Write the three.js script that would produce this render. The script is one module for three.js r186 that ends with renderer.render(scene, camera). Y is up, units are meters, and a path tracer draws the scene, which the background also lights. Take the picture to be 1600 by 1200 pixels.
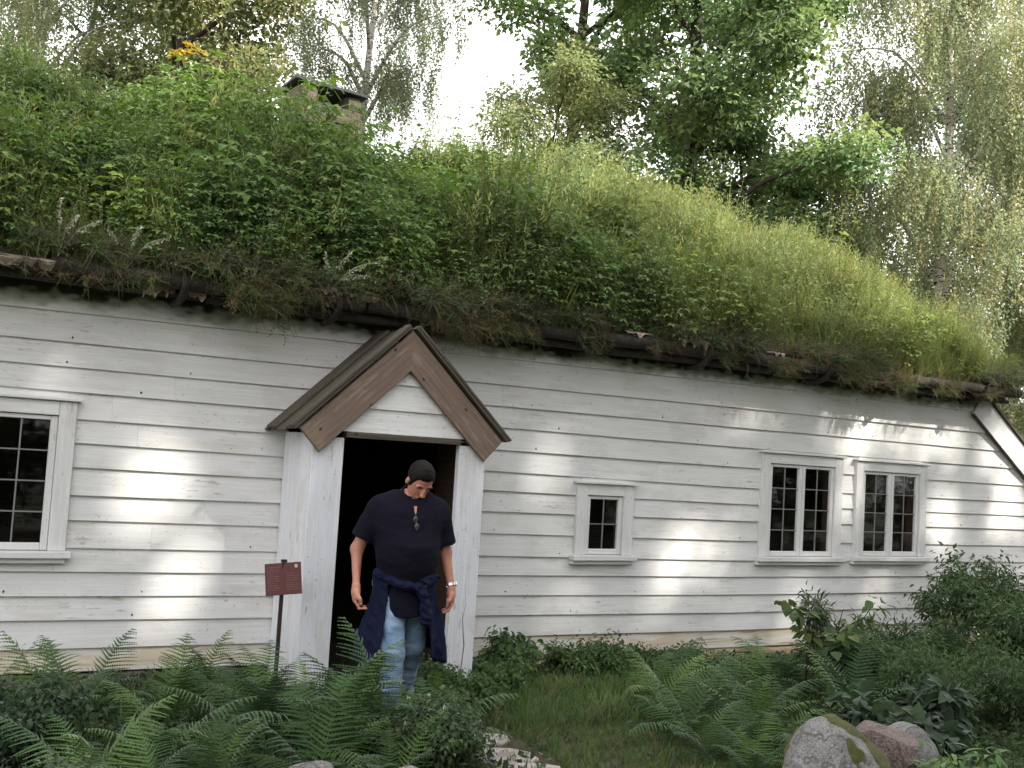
import * as THREE from 'three';
import { mergeGeometries, toCreasedNormals, mergeVertices } from 'three/addons/utils/BufferGeometryUtils.js';
import { RoundedBoxGeometry } from 'three/addons/geometries/RoundedBoxGeometry.js';

// ------------------------------------------------------------------ camera, sky, sun, exposure
const scene = new THREE.Scene();
const camera = new THREE.PerspectiveCamera(38.88, 4 / 3, 0.1, 400);
camera.rotation.order = 'YXZ';
camera.rotation.set(THREE.MathUtils.degToRad(4.04), THREE.MathUtils.degToRad(-30.99), THREE.MathUtils.degToRad(3.45));
camera.position.set(0, 1.75, 8.1);
scene.add(camera);
const renderer = new THREE.WebGLRenderer({ antialias: true });
renderer.setSize(1024, 768);
renderer.toneMapping = THREE.LinearToneMapping;
renderer.toneMappingExposure = 2.55;
renderer.shadowMap.enabled = true;
{ // bright, thinly veiled summer sky
  const w = 64, h = 32, d = new Float32Array(w * h * 4);
  for (let j = 0; j < h; j++) for (let i = 0; i < w; i++) {
    const e = (j + .5) / h * Math.PI - Math.PI / 2, k = 4 * (j * w + i), t = Math.max(0, Math.sin(e));
    d[k] = 1.17 - .17 * t; d[k + 1] = 1.14 - .13 * t; d[k + 2] = 1.13 - .06 * t; d[k + 3] = 1;
  }
  const sky = new THREE.DataTexture(d, w, h, THREE.RGBAFormat, THREE.FloatType);
  sky.mapping = THREE.EquirectangularReflectionMapping; sky.magFilter = sky.minFilter = THREE.LinearFilter; sky.needsUpdate = true;
  scene.background = sky; scene.environment = sky;
}
const AZ = 35 * Math.PI / 180, EL = 40 * Math.PI / 180;
const SUN = new THREE.Vector3(Math.sin(AZ) * Math.cos(EL), Math.sin(EL), Math.cos(AZ) * Math.cos(EL));
const sun = new THREE.DirectionalLight(new THREE.Color(1, .95, .86), 4.8);
sun.position.copy(SUN).multiplyScalar(60).add(new THREE.Vector3(6, 0, 0)); sun.target.position.set(6, 0, 0);
sun.castShadow = true; sun.shadow.mapSize.set(4096, 4096); sun.shadow.radius = 1.5;
Object.assign(sun.shadow.camera, { left: -30, right: 30, top: 30, bottom: -30, near: 1, far: 140 });
scene.add(sun, sun.target);

// ------------------------------------------------------------------ helpers
function rng(seed) { let a = seed >>> 0; return () => { a = a + 0x6D2B79F5 | 0; let t = Math.imul(a ^ a >>> 15, 1 | a); t = t + Math.imul(t ^ t >>> 7, 61 | t) ^ t; return ((t ^ t >>> 14) >>> 0) / 4294967296; }; }
const V = (x, y, z) => new THREE.Vector3(x, y, z);
const lerp = (a, b, t) => a + (b - a) * t, clamp = (x, a = 0, b = 1) => Math.min(b, Math.max(a, x)), sstep = (a, b, x) => { const t = clamp((x - a) / (b - a)); return t * t * (3 - 2 * t); };
const taken = {};
function numbered(n) { const k = taken[n] = (taken[n] ?? -1) + 1; return k ? `${n}_${String(k).padStart(3, '0')}` : n; }
function shade(o) { o.traverse(m => { if (m.isMesh) { m.castShadow = true; m.receiveShadow = true; } }); return o; }
function top(o, name, label, category, group, kind) { o.name = numbered(name); if (label) o.userData.label = label; if (category) o.userData.category = category; if (group) o.userData.group = group; if (kind) o.userData.kind = kind; scene.add(o); shade(o); return o; }
function group(name, label, category, grp, pos) { const g = new THREE.Group(); if (pos) g.position.set(...pos); return top(g, name, label, category, grp); }
function part(parent, name, geo, mat) { const m = new THREE.Mesh(geo, mat); m.name = name; m.castShadow = m.receiveShadow = true; parent.add(m); return m; }
function sub(parent, name) { const g = new THREE.Group(); g.name = name; parent.add(g); return g; }
// tileable value noise
function noise2(seed) {
  const r = rng(seed), N = 256, t = new Float32Array(N * N); for (let i = 0; i < N * N; i++) t[i] = r();
  return (x, y, px = 256, py = 256) => {
    const xi = Math.floor(x), yi = Math.floor(y), fx = x - xi, fy = y - yi, u = fx * fx * (3 - 2 * fx), v = fy * fy * (3 - 2 * fy);
    const m = (a, p) => ((a % p) + p) % p, x0 = m(xi, px), x1 = m(xi + 1, px), y0 = m(yi, py), y1 = m(yi + 1, py);
    const g = (a, b) => t[(b & 255) * N + (a & 255)];
    return lerp(lerp(g(x0, y0), g(x1, y0), u), lerp(g(x0, y1), g(x1, y1), u), v);
  };
}
const nA = noise2(11), nB = noise2(23), nC = noise2(37);
const fbm = (n, x, y, px, py, o = 4) => { let s = 0, a = .5, f = 1; for (let i = 0; i < o; i++) { s += a * n(x * f, y * f, px * f, py * f); a *= .5; f *= 2; } return s / (1 - Math.pow(.5, o)); };
const n3 = (x, y, z) => (fbm(nA, x + 17, y + 31, 256, 256, 3) + fbm(nB, y + 7, z + 91, 256, 256, 3) + fbm(nC, z + 53, x + 3, 256, 256, 3)) / 3;
function texture(w, h, fn, srgb = true) {
  const d = new Uint8Array(w * h * 4);
  for (let j = 0; j < h; j++) for (let i = 0; i < w; i++) { const c = fn(i / w, j / h, i, j), k = 4 * (j * w + i); d[k] = clamp(c[0]) * 255; d[k + 1] = clamp(c[1]) * 255; d[k + 2] = clamp(c[2]) * 255; d[k + 3] = 255; }
  const t = new THREE.DataTexture(d, w, h); t.wrapS = t.wrapT = THREE.RepeatWrapping; t.magFilter = THREE.LinearFilter; t.minFilter = THREE.LinearMipmapLinearFilter; t.generateMipmaps = true; if (srgb) t.colorSpace = THREE.SRGBColorSpace; t.needsUpdate = true; return t;
}
const mix3 = (a, b, t) => [lerp(a[0], b[0], t), lerp(a[1], b[1], t), lerp(a[2], b[2], t)];
const M = (o) => new THREE.MeshStandardMaterial({ roughness: .8, side: THREE.DoubleSide, ...o });
const rgb = (r, g, b) => new THREE.Color().setRGB(r, g, b);
// merge plain geometry pieces (all made non-indexed, same attributes)
function fuse(list) { return mergeGeometries(list.map(g => { const q = g.index ? g.toNonIndexed() : g; for (const k of Object.keys(q.attributes)) if (!['position', 'normal', 'uv'].includes(k)) q.deleteAttribute(k); if (!q.attributes.uv) q.setAttribute('uv', new THREE.BufferAttribute(new Float32Array(q.attributes.position.count * 2), 2)); return q; })); }
function box(x0, x1, y0, y1, z0, z1) { const g = new THREE.BoxGeometry(x1 - x0, y1 - y0, z1 - z0); g.translate((x0 + x1) / 2, (y0 + y1) / 2, (z0 + z1) / 2); return boxUV(g); }
function rbox(x0, x1, y0, y1, z0, z1, r = .006) { const g = new RoundedBoxGeometry(x1 - x0, y1 - y0, z1 - z0, 1, r); g.translate((x0 + x1) / 2, (y0 + y1) / 2, (z0 + z1) / 2); return boxUV(g); }
// uv in metres from the dominant normal; long axis of the grain along u
function boxUV(g, vertical = false, ou = 0, ov = 0) {
  const p = g.attributes.position, n = g.attributes.normal, uv = new Float32Array(p.count * 2);
  for (let i = 0; i < p.count; i++) {
    const ax = Math.abs(n.getX(i)), ay = Math.abs(n.getY(i)), az = Math.abs(n.getZ(i)); let u, v;
    if (az >= ax && az >= ay) { u = p.getX(i); v = p.getY(i); } else if (ax >= ay) { u = p.getZ(i); v = p.getY(i); } else { u = p.getX(i); v = p.getZ(i); }
    if (vertical) [u, v] = [v, u]; uv[2 * i] = u + ou; uv[2 * i + 1] = v + ov;
  }
  g.setAttribute('uv', new THREE.BufferAttribute(uv, 2)); return g;
}
// tapered tube through points with a radius at each
function tube(pts, radii, sides = 7, closed = true, uvScale = 1) {
  const c = new THREE.CatmullRomCurve3(pts), n = Math.max(2, (pts.length - 1) * 4), pos = [], uv = [], idx = [], nor = [];
  const fr = c.computeFrenetFrames(n, false); let len = 0, last = null;
  for (let i = 0; i <= n; i++) {
    const t = i / n, p = c.getPoint(t), f = t * (radii.length - 1), k = Math.min(radii.length - 2, Math.floor(f)), r = lerp(radii[k], radii[k + 1], f - k);
    if (last) len += p.distanceTo(last); last = p;
    for (let j = 0; j <= sides; j++) { const a = j / sides * Math.PI * 2, d = fr.normals[i].clone().multiplyScalar(Math.cos(a)).addScaledVector(fr.binormals[i], Math.sin(a)); pos.push(p.x + d.x * r, p.y + d.y * r, p.z + d.z * r); nor.push(d.x, d.y, d.z); uv.push(j / sides * uvScale, len * uvScale); }
  }
  const s = sides + 1;
  for (let i = 0; i < n; i++) for (let j = 0; j < sides; j++) { const a = i * s + j; idx.push(a, a + 1, a + s, a + 1, a + s + 1, a + s); }
  if (closed) for (const i of [0, n]) { const p = c.getPoint(i / n), k = pos.length / 3, tg = c.getTangent(i / n).multiplyScalar(i ? 1 : -1); pos.push(p.x, p.y, p.z); nor.push(tg.x, tg.y, tg.z); uv.push(.5, 0); for (let j = 0; j < sides; j++) idx.push(k, i * s + (i ? j : j + 1), i * s + (i ? j + 1 : j)); }
  const g = new THREE.BufferGeometry(); g.setAttribute('position', new THREE.Float32BufferAttribute(pos, 3)); g.setAttribute('normal', new THREE.Float32BufferAttribute(nor, 3)); g.setAttribute('uv', new THREE.Float32BufferAttribute(uv, 2)); g.setIndex(idx); return g;
}
function triGeo(pos, uv) { const g = new THREE.BufferGeometry(); g.setAttribute('position', new THREE.Float32BufferAttribute(pos, 3)); g.setAttribute('uv', new THREE.Float32BufferAttribute(uv ?? new Float32Array(pos.length / 3 * 2), 2)); g.computeVertexNormals(); return g; }

// ------------------------------------------------------------------ materials
// painted, weathered boards: 4 m x 1 m of paint
function paint(seed, tint, extra) {
  const a = noise2(seed), b = noise2(seed + 1);
  return texture(1024, 256, (u, v) => {
    const grain = fbm(a, u * 16, v * 128, 16, 128, 3), coarse = fbm(b, u * 8, v * 4, 8, 4, 4), fine = b(u * 512, v * 256, 512 > 256 ? 256 : 512, 256);
    let k = 1 - .10 * (grain - .5) * (.5 + coarse) - .07 * (coarse - .4) - .02 * fine;
    let c = [tint[0] * k, tint[1] * k, tint[2] * k];
    const grime = sstep(.56, .75, fbm(b, u * 16 + 5, v * 10 + 3, 16, 10, 4)) * .16; c = mix3(c, [.63, .60, .53], grime);
    const peel = sstep(.73, .78, fbm(a, u * 40, v * 64, 40, 64, 3)) * sstep(.55, .66, coarse); c = mix3(c, [.62, .59, .54], peel * .6);
    const speck = sstep(.90, .94, a(u * 220, v * 120, 220, 120)) * sstep(.45, .6, fbm(b, u * 12, v * 8, 12, 8, 3)); c = mix3(c, [.48, .45, .40], speck * .45);
    if (extra) c = extra(c, u, v, a, b);
    return c;
  });
}
const WHITE = [.835, .832, .822];
const paintMaps = [paint(101, WHITE), paint(131, [.822, .82, .812])];
// lowest boards: soil splash, with its own spattered outline; v 0..1 spans one board
const splash = paint(151, [.82, .81, .785], (c, u, v, a, b) => { const e = fbm(b, u * 9 + 1, v * 3, 9, 3, 5); return mix3(mix3(c, [.73, .67, .56], .7 * sstep(.40, .68, e)), [.55, .46, .34], .6 * sstep(.58, .72, fbm(a, u * 8, v * 14, 8, 14, 5))); });
const splashLow = paint(161, [.76, .70, .59], (c, u, v, a, b) => mix3(mix3(c, [.60, .50, .36], .8 * sstep(.36, .62, fbm(b, u * 8, v * 4, 8, 4, 5))), [.27, .21, .14], .85 * sstep(.58, .70, fbm(a, u * 7, v * 10, 7, 10, 5))));
// the board below the eave: algae and soot-dark moss in ragged patches along its top edge
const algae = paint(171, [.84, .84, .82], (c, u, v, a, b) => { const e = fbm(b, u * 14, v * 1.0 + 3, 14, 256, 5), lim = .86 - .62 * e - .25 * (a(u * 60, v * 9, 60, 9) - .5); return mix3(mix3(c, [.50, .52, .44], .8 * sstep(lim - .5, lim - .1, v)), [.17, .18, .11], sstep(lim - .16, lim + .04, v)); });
const bumpPaint = texture(512, 256, (u, v) => { const k = .5 + .35 * (fbm(nA, u * 12, v * 160, 12, 160, 3) - .5) + .3 * (fbm(nB, u * 20, v * 20, 20, 20, 4) - .5); return [k, k, k]; }, false);
const rep = (t, x, y) => { const c = t.clone(); c.repeat.set(x, y); c.needsUpdate = true; return c; };
const mPaint = paintMaps.map(t => M({ map: rep(t, .25, 1), bumpMap: rep(bumpPaint, .25, 1), bumpScale: .0022, roughness: .62 }));
const mSplash = M({ map: splash, bumpMap: bumpPaint, bumpScale: .0022, roughness: .8 }), mSplashLow = M({ map: splashLow, bumpMap: bumpPaint, bumpScale: .003, roughness: .85 }), mAlgae = M({ map: algae, bumpMap: bumpPaint, bumpScale: .0022, roughness: .8 });
const woodTex = (seed, a, b, c) => { const n = noise2(seed); return texture(512, 256, (u, v) => { const w = fbm(n, u * 3, v * 3, 3, 3, 3), g = fbm(n, u * 6, (v + .05 * w) * 90, 6, 90, 4), s = .5 + .5 * Math.sin((v * 14 + w * 1.6) * Math.PI * 2); let k = mix3(a, b, clamp(g * .9 + s * .25 - .1)); k = mix3(k, c, sstep(.6, .75, fbm(n, u * 8 + 4, v * 30, 8, 30, 4)) * .5); const kn = Math.hypot(((u * 3) % 1 - .5) * 3, ((v * 2 + Math.floor(u * 3) * .37) % 1 - .5) * 3.4); return mix3(k, [a[0] * .45, a[1] * .42, a[2] * .4], 1 - sstep(.07, .13, kn)); }); };
const bumpWood = texture(256, 256, (u, v) => { const k = fbm(nC, u * 5, v * 90, 5, 90, 4); return [k, k, k]; }, false);
const mBarge = M({ map: rep(woodTex(201, [.36, .30, .255], [.49, .415, .355], [.55, .48, .43]), .8, 1.6), bumpMap: rep(bumpWood, 1, 2), bumpScale: .0015, roughness: .7 });
const mOldWood = M({ map: rep(woodTex(211, [.20, .18, .15], [.40, .37, .31], [.27, .31, .17]), 1, 2), bumpMap: rep(bumpWood, 1, 3), bumpScale: .004, roughness: .9 });
const mDark = M({ map: rep(woodTex(221, [.13, .10, .08], [.24, .19, .15], [.18, .15, .12]), .7, 1.2), roughness: .9 });
const mRoom = M({ map: rep(woodTex(226, [.20, .15, .11], [.31, .24, .18], [.25, .20, .155]), .7, 1.2), roughness: .95 });
const mLog = M({ map: rep(woodTex(231, [.12, .10, .085], [.23, .20, .175], [.33, .30, .27]), 3, .6), bumpMap: rep(bumpWood, 3, 1), bumpScale: .006, roughness: .9 });
const mBark = M({ map: texture(512, 512, (u, v) => { const a = fbm(nA, u * 5, v * 16, 5, 16, 4), b = fbm(nB, u * 4, v * 40, 4, 40, 3); return mix3(mix3([.68, .62, .57], [.50, .42, .37], sstep(.4, .7, a)), [.16, .12, .10], sstep(.58, .68, b)); }), roughness: .8 });
const soilTex = texture(512, 512, (u, v) => { const a = fbm(nA, u * 24, v * 24, 24, 24, 5), b = fbm(nB, u * 8, v * 8, 8, 8, 4); return mix3([.19, .145, .10], [.34, .27, .19], a * .7 + b * .4 - .1); });
const mSoil = M({ map: rep(soilTex, 1.2, 1.2), bumpMap: rep(soilTex, 1.2, 1.2), bumpScale: .03, roughness: 1 });
const stone = (seed, a, b, c, moss) => { const n = noise2(seed), m = noise2(seed + 5); return texture(512, 512, (u, v) => { let k = mix3(a, b, fbm(n, u * 14, v * 14, 14, 14, 5)); k = mix3(k, c, sstep(.55, .75, m(u * 110, v * 110, 110, 110)) * .5); k = mix3(k, [a[0] * .5, a[1] * .5, a[2] * .5], sstep(.66, .8, n(u * 150, v * 150, 150, 150)) * .6); return moss ? mix3(k, mix3([.30, .32, .13], [.44, .43, .20], n(u * 90, v * 90, 90, 90)), sstep(.545, .60, fbm(m, u * 4, v * 4, 4, 4, 6)) * moss) : k; }); };
const bumpStone = texture(512, 512, (u, v) => { const k = .6 * fbm(nA, u * 12, v * 12, 12, 12, 5) + .4 * fbm(nB, u * 60, v * 60, 60, 60, 3); return [k, k, k]; }, false);
const mStones = [M({ map: rep(stone(301, [.33, .325, .315], [.46, .455, .44], [.51, .505, .49], 0), 1.5, 1.5), bumpMap: rep(bumpStone, 1.5, 1.5), bumpScale: .012, roughness: .9 }), M({ map: rep(stone(311, [.31, .265, .255], [.44, .38, .36], [.50, .45, .43], 0), 1.5, 1.5), bumpMap: rep(bumpStone, 1.5, 1.5), bumpScale: .02, roughness: .9 }), M({ map: rep(stone(321, [.34, .33, .325], [.48, .47, .46], [.53, .52, .51], .85), 1.2, 1.2), bumpMap: rep(bumpStone, 1.5, 1.5), bumpScale: .02, roughness: .95 })];
const mSlab = M({ map: rep(stone(331, [.48, .45, .44], [.66, .62, .60], [.74, .71, .69], .15), 1.3, 1.3), bumpMap: rep(bumpStone, 1.2, 1.2), bumpScale: .012, roughness: .9 });
const mChim = [0, 1, 2].map(i => M({ map: rep(stone(341 + 20 * i, [[.25, .20, .19], [.29, .24, .22], [.23, .21, .205]][i], [[.38, .315, .295], [.42, .355, .33], [.35, .32, .31]][i], [.46, .41, .39], .3), 1.6, 1.6), bumpMap: rep(bumpStone, 1.5, 1.5), bumpScale: .015, roughness: .95 }));
const mSlate = M({ color: rgb(.035, .042, .045), bumpMap: rep(bumpStone, 2, 2), bumpScale: .01, roughness: .7 });
const mGlass = new THREE.MeshPhysicalMaterial({ color: 0xffffff, transmission: 1, thickness: 0, roughness: .03, ior: 1.5, side: THREE.DoubleSide });
const mLead = M({ color: rgb(.22, .22, .22), roughness: .5, metalness: .3 });
const mIron = M({ color: rgb(.035, .025, .022), roughness: .6, metalness: .3 });
const leafMat = (t = .4, rough = 1) => new THREE.MeshPhysicalMaterial({ color: 0xffffff, transmission: t, thickness: 0, roughness: rough, specularIntensity: .5, side: THREE.DoubleSide });
const mTree = leafMat(.56), mLeaf = leafMat(.45), mLeafThin = leafMat(.5), mBlade = leafMat(.38);

// ------------------------------------------------------------------ ground
const groundH = (x, z) => { const n = (fbm(nB, x * .55 + 40, z * .55 + 40, 256, 256, 3) - .5) * .10; const near = sstep(60, 15, Math.hypot(x - 4, z - 2)); return -.03 + n * near - .04 * sstep(3.6, 5.6, x) * sstep(1.2, .1, Math.abs(z)) + .05 * sstep(3.2, 1.5, x) * sstep(3.5, 1.5, Math.abs(z)); };
{
  const N = 170, pos = [], uv = [], idx = [], map = (t) => { const s = t * 2 - 1; return Math.sign(s) * (Math.abs(s) * 9 + Math.pow(Math.abs(s), 5) * 150); };
  for (let j = 0; j <= N; j++) for (let i = 0; i <= N; i++) { const x = 4 + map(i / N), z = 2 + map(j / N); pos.push(x, groundH(x, z), z); uv.push(x, -z); }
  for (let j = 0; j < N; j++) for (let i = 0; i < N; i++) { const a = j * (N + 1) + i; idx.push(a, a + N + 1, a + 1, a + 1, a + N + 1, a + N + 2); }
  const g = new THREE.BufferGeometry(); g.setAttribute('position', new THREE.Float32BufferAttribute(pos, 3)); g.setAttribute('uv', new THREE.Float32BufferAttribute(uv, 2)); g.setIndex(idx); g.computeVertexNormals();
  const t = texture(512, 512, (u, v) => { const a = fbm(nA, u * 60, v * 60, 60, 60, 4), b = fbm(nB, u * 7, v * 7, 7, 7, 5); return mix3(mix3([.17, .14, .10], [.27, .23, .16], a), mix3([.12, .16, .06], [.20, .25, .09], a), sstep(.38, .54, b)); });
  top(new THREE.Mesh(g, M({ map: rep(t, .3, .3), bumpMap: rep(soilTex, .8, .8), bumpScale: .03, roughness: 1 })), 'ground', 'dark mossy soil with low growth around the house', 'ground', null, 'structure');
}

// ------------------------------------------------------------------ house
const house = group('turf_roofed_house', 'long white clapboard house with an overgrown turf roof and gabled porch', 'house');
const X0 = -2.2, X1 = 13.4, EAVE = 2.86;
const rowsL = [2.60, 2.389, 2.215, 2.045, 1.858, 1.693, 1.523, 1.328, 1.155, .964, .80, .632, .468, .274, .116, -.03];
const rowsR = [2.645, 2.407, 2.213, 2.02, 1.823, 1.624, 1.462, 1.295, 1.10, .907, .746, .572, .40, .228, .062, -.05];
const rowY = (k, x) => k < 0 ? EAVE : lerp(rowsL[k], rowsR[k], clamp((x - 1.3) / 5.9, -.3, 1.05));
const rakeTop = (x) => x < 11.44 ? 9 : 2.74 - (x - 11.44) * .69;      // sloping verge at the far end of the wall
const WIN = [{ x0: .17, x1: 1.325, sashes: 2, rows: 4, y0: .87, y1: 2.0 }, { x0: 5.585, x1: 6.225, sashes: 1, rows: 2, y0: .875, y1: 1.61 }, { x0: 7.815, x1: 8.975, sashes: 2, rows: 4, y0: .875, y1: 2.01 }, { x0: 9.185, x1: 10.33, sashes: 2, rows: 4, y0: .885, y1: 1.997 }];
const HOLES = [...WIN.map(w => [w.x0 + .06, w.x1 - .06, w.y0 + .06, w.y1 - .07]), [2.868, 4.262, -.5, 1.95]];
{ // clapboards
  const wall = sub(house, 'front_wall'), R = rng(5), mk = (x0, x1, yb, yt, k, seed) => {
    // wedge-shaped board: proud at the lower edge, tucked under the one above
    const n = Math.max(1, Math.round((x1 - x0) / .45)), pos = [], uv = [], idx = [], ou = R() * 4, ov = R();
    for (let i = 0; i <= n; i++) {
      const x = lerp(x0, x1, i / n), t = Math.min(yt(x), rakeTop(x)), b = Math.min(yb(x) + .004 * (fbm(nB, x * 1.3 + seed * 7, seed, 256, 256, 2) - .5), t - .004), wz = .005 * (fbm(nA, x * .9 + seed * 3, seed * 5, 256, 256, 2) - .5);
      const h = t - b, f = clamp(h / .19), zb = .030 + wz, zt = .030 - .022 * f + wz;
      const ring = [[t, zt], [b + .004, zb], [b, zb - .003], [b, zb - .022], [t, -.001]];
      for (const [y, z] of ring) { pos.push(x, y, z); if (k === 0 || k >= 14) uv.push((x + ou) / 4, k === 0 ? clamp((y - 2.62) / .24, .01, .99) : clamp((y - yb(x)) / .2, .01, .99)); else uv.push(x + ou, (y - yb(x)) + ov); }
    }
    for (let i = 0; i < n; i++) for (let j = 0; j < 5; j++) { const a = i * 5 + j, b = i * 5 + (j + 1) % 5; idx.push(a, b, a + 5, b, b + 5, a + 5); }
    idx.push(0, 4, 3, 0, 3, 1, 1, 3, 2); const e = n * 5; idx.push(e, e + 3, e + 4, e, e + 1, e + 3, e + 1, e + 2, e + 3);
    let g = new THREE.BufferGeometry(); g.setAttribute('position', new THREE.Float32BufferAttribute(pos, 3)); g.setAttribute('uv', new THREE.Float32BufferAttribute(uv, 2)); g.setIndex(idx); g = toCreasedNormals(g, .5);
    part(wall, 'clapboard', g, k === 0 ? mAlgae : k === 14 ? mSplash : k >= 15 ? mSplashLow : mPaint[R() < .5 ? 0 : 1]);
  };
  for (let k = 0; k < 16; k++) {
    const yb = (x) => rowY(k, x), yt = (x) => rowY(k - 1, x) + (k ? .012 : 0), cuts = new Set([X0, X1]);
    for (const [a, b, c, d] of HOLES) { const m = (a + b) / 2; if (yb(m) < d && yt(m) > c) { cuts.add(a); cuts.add(b); } }
    let xs = [...cuts].sort((a, b) => a - b);
    for (let q = 1; q < 2 + (k % 2); q++) { const j = X0 + (q + (R() - .5) * .9) * 5.1; if (!HOLES.some(h => j > h[0] - .2 && j < h[1] + .2)) xs.push(j); }
    xs.sort((a, b) => a - b);
    for (let i = 0; i + 1 < xs.length; i++) {
      let a = xs[i], b = xs[i + 1]; const m = (a + b) / 2, hole = HOLES.find(h => m > h[0] && m < h[1] && yb(m) < h[3] && yt(m) > h[2]);
      if (k === 15 && m < 3) continue;
      const stop = Math.max(0, ...[11.44 + (2.74 - yb(b)) / .69].filter(x => x > a && x < b)); if (stop) b = stop; if (rakeTop(a) < yb(a) + .02) continue;
      const ga = a + .0005, gb = b - .0005;
      if (!hole) mk(ga, gb, yb, yt, k, k);
      else { if (yt(m) > hole[3] + .02 && yb(m) < hole[3]) mk(ga, gb, x => Math.max(yb(x), hole[3]), yt, k, k); if (yb(m) < hole[2] - .02 && yt(m) > hole[2]) mk(ga, gb, yb, x => Math.min(yt(x), hole[2]), k, k); }
    }
  }
  // nail heads, rusted
  const nailG = new THREE.SphereGeometry(.007, 6, 4), mNail = M({ color: rgb(.09, .045, .025), roughness: .9 });
  const nails = []; for (let k = 1; k < 15; k++) for (let x = -.4; x < 12; x += .62 + .3 * R()) { const y = rowY(k, x) + .035; if (R() < .42 && !HOLES.some(h => x > h[0] - .15 && x < h[1] + .25 && y > h[2] - .15 && y < h[3] + .2) && y < rakeTop(x) - .1) { const g = nailG.clone(); g.scale(.6 + R() * .7, .6 + R() * .9, .5); g.translate(x, y, .029); nails.push(g); } }
  const nm = part(wall, 'nail_heads', fuse(nails), mNail); nm.userData.kind = 'stuff';
  // timber core behind the boards, with the real openings
  const s = new THREE.Shape(); s.moveTo(X0, -.25); s.lineTo(X1, -.25); s.lineTo(X1, rakeTop(X1) - .02); s.lineTo(11.42, 2.72); s.lineTo(11.42, EAVE); s.lineTo(X0, EAVE); s.closePath();
  for (const [a, b, c, d] of HOLES) { const h = new THREE.Path(); const c2 = Math.max(c, -.12); h.moveTo(a, c2); h.lineTo(a, d); h.lineTo(b, d); h.lineTo(b, c2); h.closePath(); s.holes.push(h); }
  const cg = new THREE.ExtrudeGeometry(s, { depth: .16, bevelEnabled: false }); cg.translate(0, 0, -.164); part(wall, 'log_core', cg, mRoom);
  // other walls, floor and ceiling close the dark room
  const shell = sub(house, 'house_shell');
  part(shell, 'end_wall', box(X0, X0 + .16, -.25, 2.8, -6.3, -.17), mRoom); part(shell, 'end_wall', box(11.26, 11.42, -.25, 2.8, -6.3, -.17), mRoom);
  part(shell, 'back_wall', box(X0 + .17, 11.25, -.25, 2.8, -6.3, -6.14), mRoom); part(shell, 'plank_floor', box(X0 + .17, 11.25, -.1, -.06, -6.13, -.17), mRoom); part(shell, 'ceiling', box(X0 + .17, 11.25, 2.72, 2.76, -6.13, -.17), mRoom);
  for (const X of [X0 + .08, 11.34]) { const gs = new THREE.Shape(); gs.moveTo(.1, 2.8); gs.lineTo(-3, 4.6); gs.lineTo(-6.3, 2.8); gs.closePath(); const gg = new THREE.ExtrudeGeometry(gs, { depth: .1, bevelEnabled: false }); gg.rotateY(-Math.PI / 2); gg.translate(X + .05, 0, 0); part(shell, 'gable_wall', gg, mPaint[0]); }
  part(shell, 'annexe_wall', box(13.24, 13.4, -.2, 1.35, -3, -.17), mPaint[1]);
  // lower annexe roof and the white verge board that runs down beside it
  const dir = Math.atan(-.69), L = 3.2;
  const vb = rbox(0, L, -.29, 0, 0, .03, .005); boxUV(vb); vb.rotateZ(dir); vb.translate(11.26, 2.86, .034); part(shell, 'verge_board', vb, mPaint[1]);
  const ve = rbox(-.1, L + .05, .003, .04, -3, .09, .006); ve.rotateZ(dir); ve.translate(11.26, 2.86, .0); part(shell, 'annexe_roof', ve, mOldWood);
  const vs = rbox(0, L, -.306, -.292, .0, .045, .004); vs.rotateZ(dir); vs.translate(11.26, 2.86, .034); part(shell, 'verge_moulding', vs, mOldWood);
  // foundation stones
  for (let x = -.4; x < 10.8; x += .28 + R() * .3) { if (x > 2.6 && x < 4.4) continue; const g = new THREE.IcosahedronGeometry(1, 3), p = g.attributes.position; for (let i = 0; i < p.count; i++) { const q = V(p.getX(i), p.getY(i), p.getZ(i)), f = .75 + .55 * n3(q.x * 1.3 + x * 3, q.y * 1.3, q.z * 1.3); p.setXYZ(i, q.x * f * .22, clamp(q.y * f * .13, -.1, .1), q.z * f * .16); } g.deleteAttribute('normal'); g.deleteAttribute('uv'); const gm = mergeVertices(g, 1e-4); gm.computeVertexNormals(); boxUV(gm); gm.translate(x, x < 3 ? .0 : -.12, -.1); part(shell, 'foundation_stone', gm, mStones[Math.floor(R() * 2)]); }
}
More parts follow.
